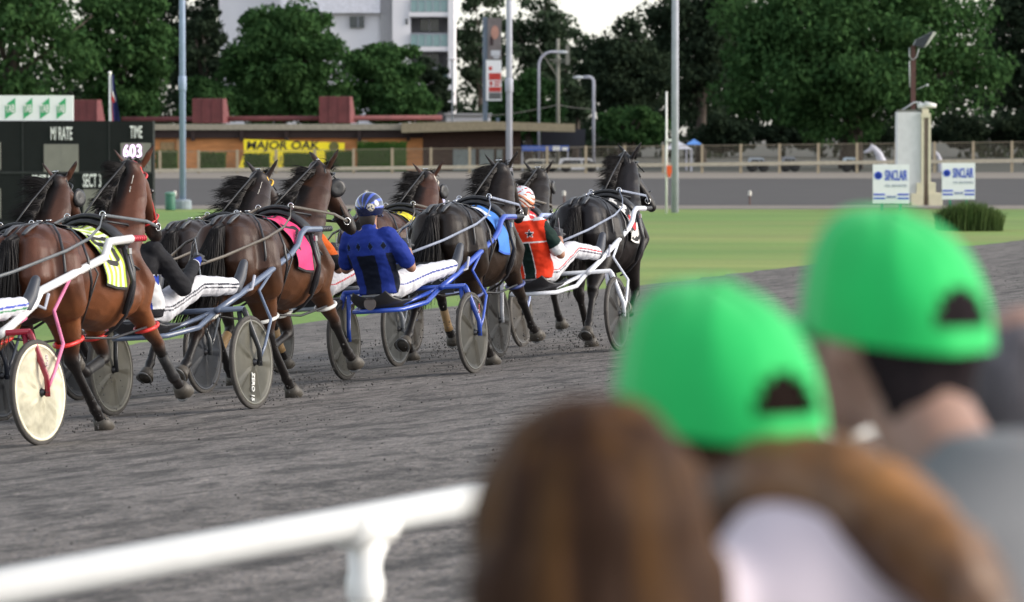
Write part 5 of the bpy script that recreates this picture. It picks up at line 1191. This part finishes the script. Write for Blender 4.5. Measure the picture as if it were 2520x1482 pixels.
# ---------------------------------------------------------------- spectators
def spectator(label, px, ytop, Z, face, c):
    """px: middle of the head in the picture, ytop: top of cap or hair; face: heading in degrees clockwise from straight away"""
    top = W(px, ytop, Z); hgt = top.z - APR; k = hgt/1.74 if not c.get('k') else c['k']
    p = thing("person", label, "person", (top.x - math.sin(R(face))*c.get('lean',(0,0))[0], Z - math.cos(R(face))*c.get('lean',(0,0))[0], APR), (0, 0, -R(face)), group="spectators at the rail")
    H = hgt - (.015 if c.get('cap') else 0)
    fw, rs = c.get('lean', (0,0)); HC = Vector((0, fw, H-.125)); NK = Vector((0,-.02+fw*.6,H-.25)); SHZ = H-.325+rs
    TW = c.get('tw', 1.0)
    def prof(g):
        return [((0,0,.92*k),.165,.12),((0,.0,1.08*k),.15,.105),((0,0,1.22*k),.175,.12),((0,-.01,SHZ-.09),.20,.125),((0,-.015,SHZ-.015),.175,.10),((0,-.02,SHZ+.035),.10,.075),((0,-.02,SHZ+.07),.062,.06)]
    def torso(b, g):
        b.ring_loft([[Vector(q)+Vector(((w+g)*TW*math.cos(2*math.pi*j/24),(d+g)*math.sin(2*math.pi*j/24),0)) for j in range(24)] for q, w, d in prof(g)])
    def arms(b, g, low=True):
        for s in (-1,1):
            S = Vector((s*.185*TW,-.01,SHZ-.045)); E = Vector((s*.25*TW,-.03,SHZ-.33)); Wr = Vector((s*.20,.18,SHZ-.48))
            b.rtube([S,S.lerp(E,.5),E], [.062+g,.052+g,.043+g])
            if low: b.rtube([E,E.lerp(Wr,.4),Wr], [.043,.040,.028]); 
    def legs(b, g):
        for s in (-1,1): b.rtube([(s*.09,0,.95*k),(s*.10,.0,.5*k),(s*.10,-.02,.09)], [.095+g,.062+g,.045+g])
    b = MB(); torso(b, 0); arms(b, 0); legs(b, 0)
    for s in (-1,1):
        hand(b, Vector((s*.20,.18,SHZ-.48)), Vector((-s*.1,.8,-.2)), Vector((-s*.7,0,-.5)), .5, s)
        b.rtube([(s*.10,-.04,.05),(s*.11,.17,.035)], [.045,.038])
    b.rtube([Vector((0,-.01,SHZ-.02)), NK-Vector((0,0,.03)), HC-Vector((0,.01,.05))], [.066,.060,.058])
    b.sph(HC, .105, 18, sc=(.76,.95,1.12)); b.rtube([HC+Vector((0,.055,-.065)), HC+Vector((0,.075,-.095))], [.052,.034]); b.rtube([HC+Vector((0,.092,.0)), HC+Vector((0,.118,-.03))], [.013,.016], n=8)
    for s in (-1,1): b.sph(HC+Vector((s*.083,.0,-.02)), .030, 10, sc=(.4,.8,1)); 
    b.rtube([HC+Vector((-.022,.092,-.068)), HC+Vector((.022,.092,-.068))], [.010,.010], n=8)
    me = remesh(b, .0095, 2); link("body", me, mat("skin_"+c.get('skin','fair'), {'fair':(.29,.17,.13),'warm':(.36,.18,.12)}[c.get('skin','fair')], .5, var=.08), p)
    for s in (-1,1):
        b = MB(); b.sph(HC+Vector((s*.034,.088,.012)), .012, 8); b.build("eye", mat("eye_spectator", (.05,.03,.02), .1), p, True)
    b = MB(); torso(b, .018); arms(b, .020, False); me = remesh(b, .011, 3); 
    displace(me, lambda c_: .008*noise.noise(Vector((c_.x*6,c_.y*6,c_.z*9))))
    link("shirt", me, mat("shirt_"+c['shirtn'], c['shirt'], .8, var=.06, scale=9, bump=.003), p)
    b = MB(); legs(b, .016); b.rtube([(0,0,.98*k),(0,0,.86*k)], [(.165,.13),(.16,.13)], ref=(0,1,0)); me = remesh(b, .012, 3); link("trousers", me, mat("denim", (.04,.055,.09), .85), p)
    # hair
    hc = c['hair']; hm_ = mat("hair_"+c['hairn'], hc, .85 if c.get('cap') else .65, var=.35, scale=10, stretch=(6,6,.6), col2=c.get('hair2', hc), thr=(.45,.62), spec=.05 if c.get('cap') else .12)
    b = MB(); b.sph(HC+Vector((0,-.006,.006) if c.get('cap') else (0,-.014,.014)), .107 if c.get('cap') else .118, 18, sc=(.83 if c.get('cap') else .93,1.0,1.08))
    L = c.get('hairlen', 0)
    if L == 0:
        b = MB(); b.sph(HC+Vector((0,-.032,.002)), .098, 16, sc=(.84,.86,1.02)); b.rtube([HC+Vector((0,-.060,-.055)), HC+Vector((0,-.062,-.10))], [(.068,.040),(.058,.034)], ref=(0,1,0)); b.rtube([HC+Vector((0,-.060,-.09)), HC+Vector((0,-.058,-.125))], [(.055,.030),(.040,.020)], ref=(0,1,0))
    elif L == 1:      # long, falling behind and over one shoulder
        b_keep = b; wl = lambda x, y, z: HC + Matrix.Rotation(R(face),3,'Z') @ Vector((x,y,z))
        b.rtube([wl(-.01,-.02,-.06), wl(.0,-.05,-.12), wl(.04,-.07,-.17)], [(.078,.062),(.085,.06),(.06,.05)], ref=(0,1,0))
        q_b = MB(); q_b.rtube([wl(.0,-.05,-.09), wl(.05,-.10,-.065), wl(.105,-.15,-.06), wl(.155,-.20,-.085), wl(.205,-.24,-.125), wl(.24,-.27,-.18), wl(.25,-.28,-.27)], [.06,.058,.056,.054,.050,.042,.015]); LOCK = q_b
    else:
        b.rtube([HC+Vector((0,-.03,-.02)), HC+Vector((0,-.05,-.14)), HC+Vector((0,-.07,-.30)), HC+Vector((0,-.08,-.44))], [(.124,.10),(.122,.092),(.104,.075),(.075,.05)], ref=(0,1,0))
    me = remesh(b, .0085, 3)
    displace(me, lambda c_: .006*noise.noise(Vector((c_.x*45,c_.y*45,c_.z*5))))
    if L == 1:
        me2 = remesh(LOCK, .0085, 2); displace(me2, lambda c_: .006*noise.noise(Vector((c_.x*40,c_.y*40,c_.z*9)))); link('hair_lock', me2, mat('hair_gold', (.060,.028,.014), .45, var=.35, scale=9, col2=(.30,.13,.028), thr=(.42,.60)), p)
    link("hair", me, hm_, p)
    if L == 2:
        b = MB(); r_ = random.Random(4)
        for _ in range(160):
            q = r_.uniform(math.pi*.95, math.pi*2.05); st = HC+Vector((.080*math.cos(q), .09*math.sin(q)-.01, r_.uniform(-.05,.09))); b.tube([st, st+Vector((.03*math.cos(q),.03*math.sin(q),-.16)), st+Vector((.035*math.cos(q),.03*math.sin(q),-.34))], [.006,.006,.002], 4)
        b.build("loose_hair", hm_, p, True)
    if c.get('cap'):
        cg = mat("cap_green", (.0,.46,.095), .8, var=.05, scale=20, bump=.001, sheen=.2); nu, nv = 72, 22; vs = []; fs = []
        def cp(u, v, g=0):   # u around (0 = front), v from rim (0) to crown (1)
            th = u*2*math.pi; a = v*math.pi/2; sq = math.cos(a)**.75
            w_ = g - .0035*abs(math.cos(th*3))**14 + .0035*noise.noise(Vector((math.sin(th)*2.2, math.cos(th)*2.2, v*2.5)))
            return HC + Vector(((.100+w_)*sq*math.sin(th), -.006+(.117+w_)*sq*math.cos(th)+.012*v*v, -.008 - .006*math.cos(th)*(1-v) + (.142+w_)*math.sin(a)*(1+.05*math.cos(th)*(1-v)) + .18*(.117+w_)*sq*math.cos(th)))
        hole = lambda u, v: (abs(u-.5)/.072)**2 + (max(0, v-.15)/.20)**2 < 1 and v > .15
        for g in (0, -.004):
            base = len(vs)
            for j in range(nv+1):
                for i in range(nu): vs.append(cp(i/nu, j/nv, g))
            for j in range(nv):
                for i in range(nu):
                    if hole((i+.5)/nu, (j+.5)/nv): continue
                    k_ = (i+1)%nu; f = (base+j*nu+i, base+j*nu+k_, base+(j+1)*nu+k_, base+(j+1)*nu+i); fs.append(f if g == 0 else f[::-1])
        b = MB(); b.v = [tuple(v) for v in vs]; b.f = fs; b.m = [0]*len(fs); cap = b.build("cap", cg, p, True)
        b = MB(); nu2 = 20; vs = []
        for t in (0, .33, .66, 1):
            for i in range(nu2+1):
                th = R(-62+124*i/nu2); r = 1+t*.62*math.cos(th*.9)**.7
                vs.append(HC+Vector((.100*math.sin(th)*(1+.12*t), -.006+.117*math.cos(th)*r, -.004 - .030*t**1.5 - .022*(math.sin(th)**2)*t + .18*.117*math.cos(th))))
        N = len(vs); vs += [v-Vector((0,0,.004)) for v in vs]; fs = []
        for j in range(3):
            for i in range(nu2):
                a_ = j*(nu2+1)+i; f = (a_, a_+1, a_+nu2+2, a_+nu2+1); fs += [f, tuple(q+N for q in f)[::-1]]
        for i in range(nu2): a_ = 3*(nu2+1)+i; fs.append((a_, a_+1, a_+1+N, a_+N))
        b = MB(); b.v = [tuple(v) for v in vs]; b.f = fs; b.m = [0]*len(fs); b.build("brim", cg, cap, True)
        b = MB(); b.sph(HC+Vector((0,-.006,.134)), .008, 10, sc=(1,1,.6)); b.build("button", cg, cap, True)
    return p
spectator("man in a green cap and grey shirt with short dark hair, tallest at the right", 2198, 503, 4.75, -38, dict(cap=True, tw=1.12, lean=(.19,.02), hair=(.018,.014,.016), hairn='near_black', hairlen=0, shirtn='grey', shirt=(.15,.155,.165), skin='fair'))
spectator("woman in a green cap with long dark hair over a pale pink top", 1762, 682, 4.25, -36, dict(cap=True, tw=.84, lean=(.15,.055), hair=(.010,.006,.005), hairn='deep_brown', hairlen=1, shirtn='pink_white', shirt=(.66,.58,.64), skin='warm'))
spectator("woman with bare brown head and long hair, lowest in the middle foreground", 1442, 1008, 3.8, -20, dict(hair=(.034,.016,.009), hair2=(.085,.040,.013), hairn='brown', hairlen=2, shirtn='dark', shirt=(.03,.025,.03), skin='warm'))
spectator("grey haired person at the right edge of the frame", 2515, 735, 5.6, -5, dict(hair=(.12,.11,.12), hair2=(.05,.045,.05), hairn='grey', hairlen=0, shirtn='charcoal', shirt=(.04,.04,.045), skin='fair'))

bpy.data.scenes.remove(TMP)
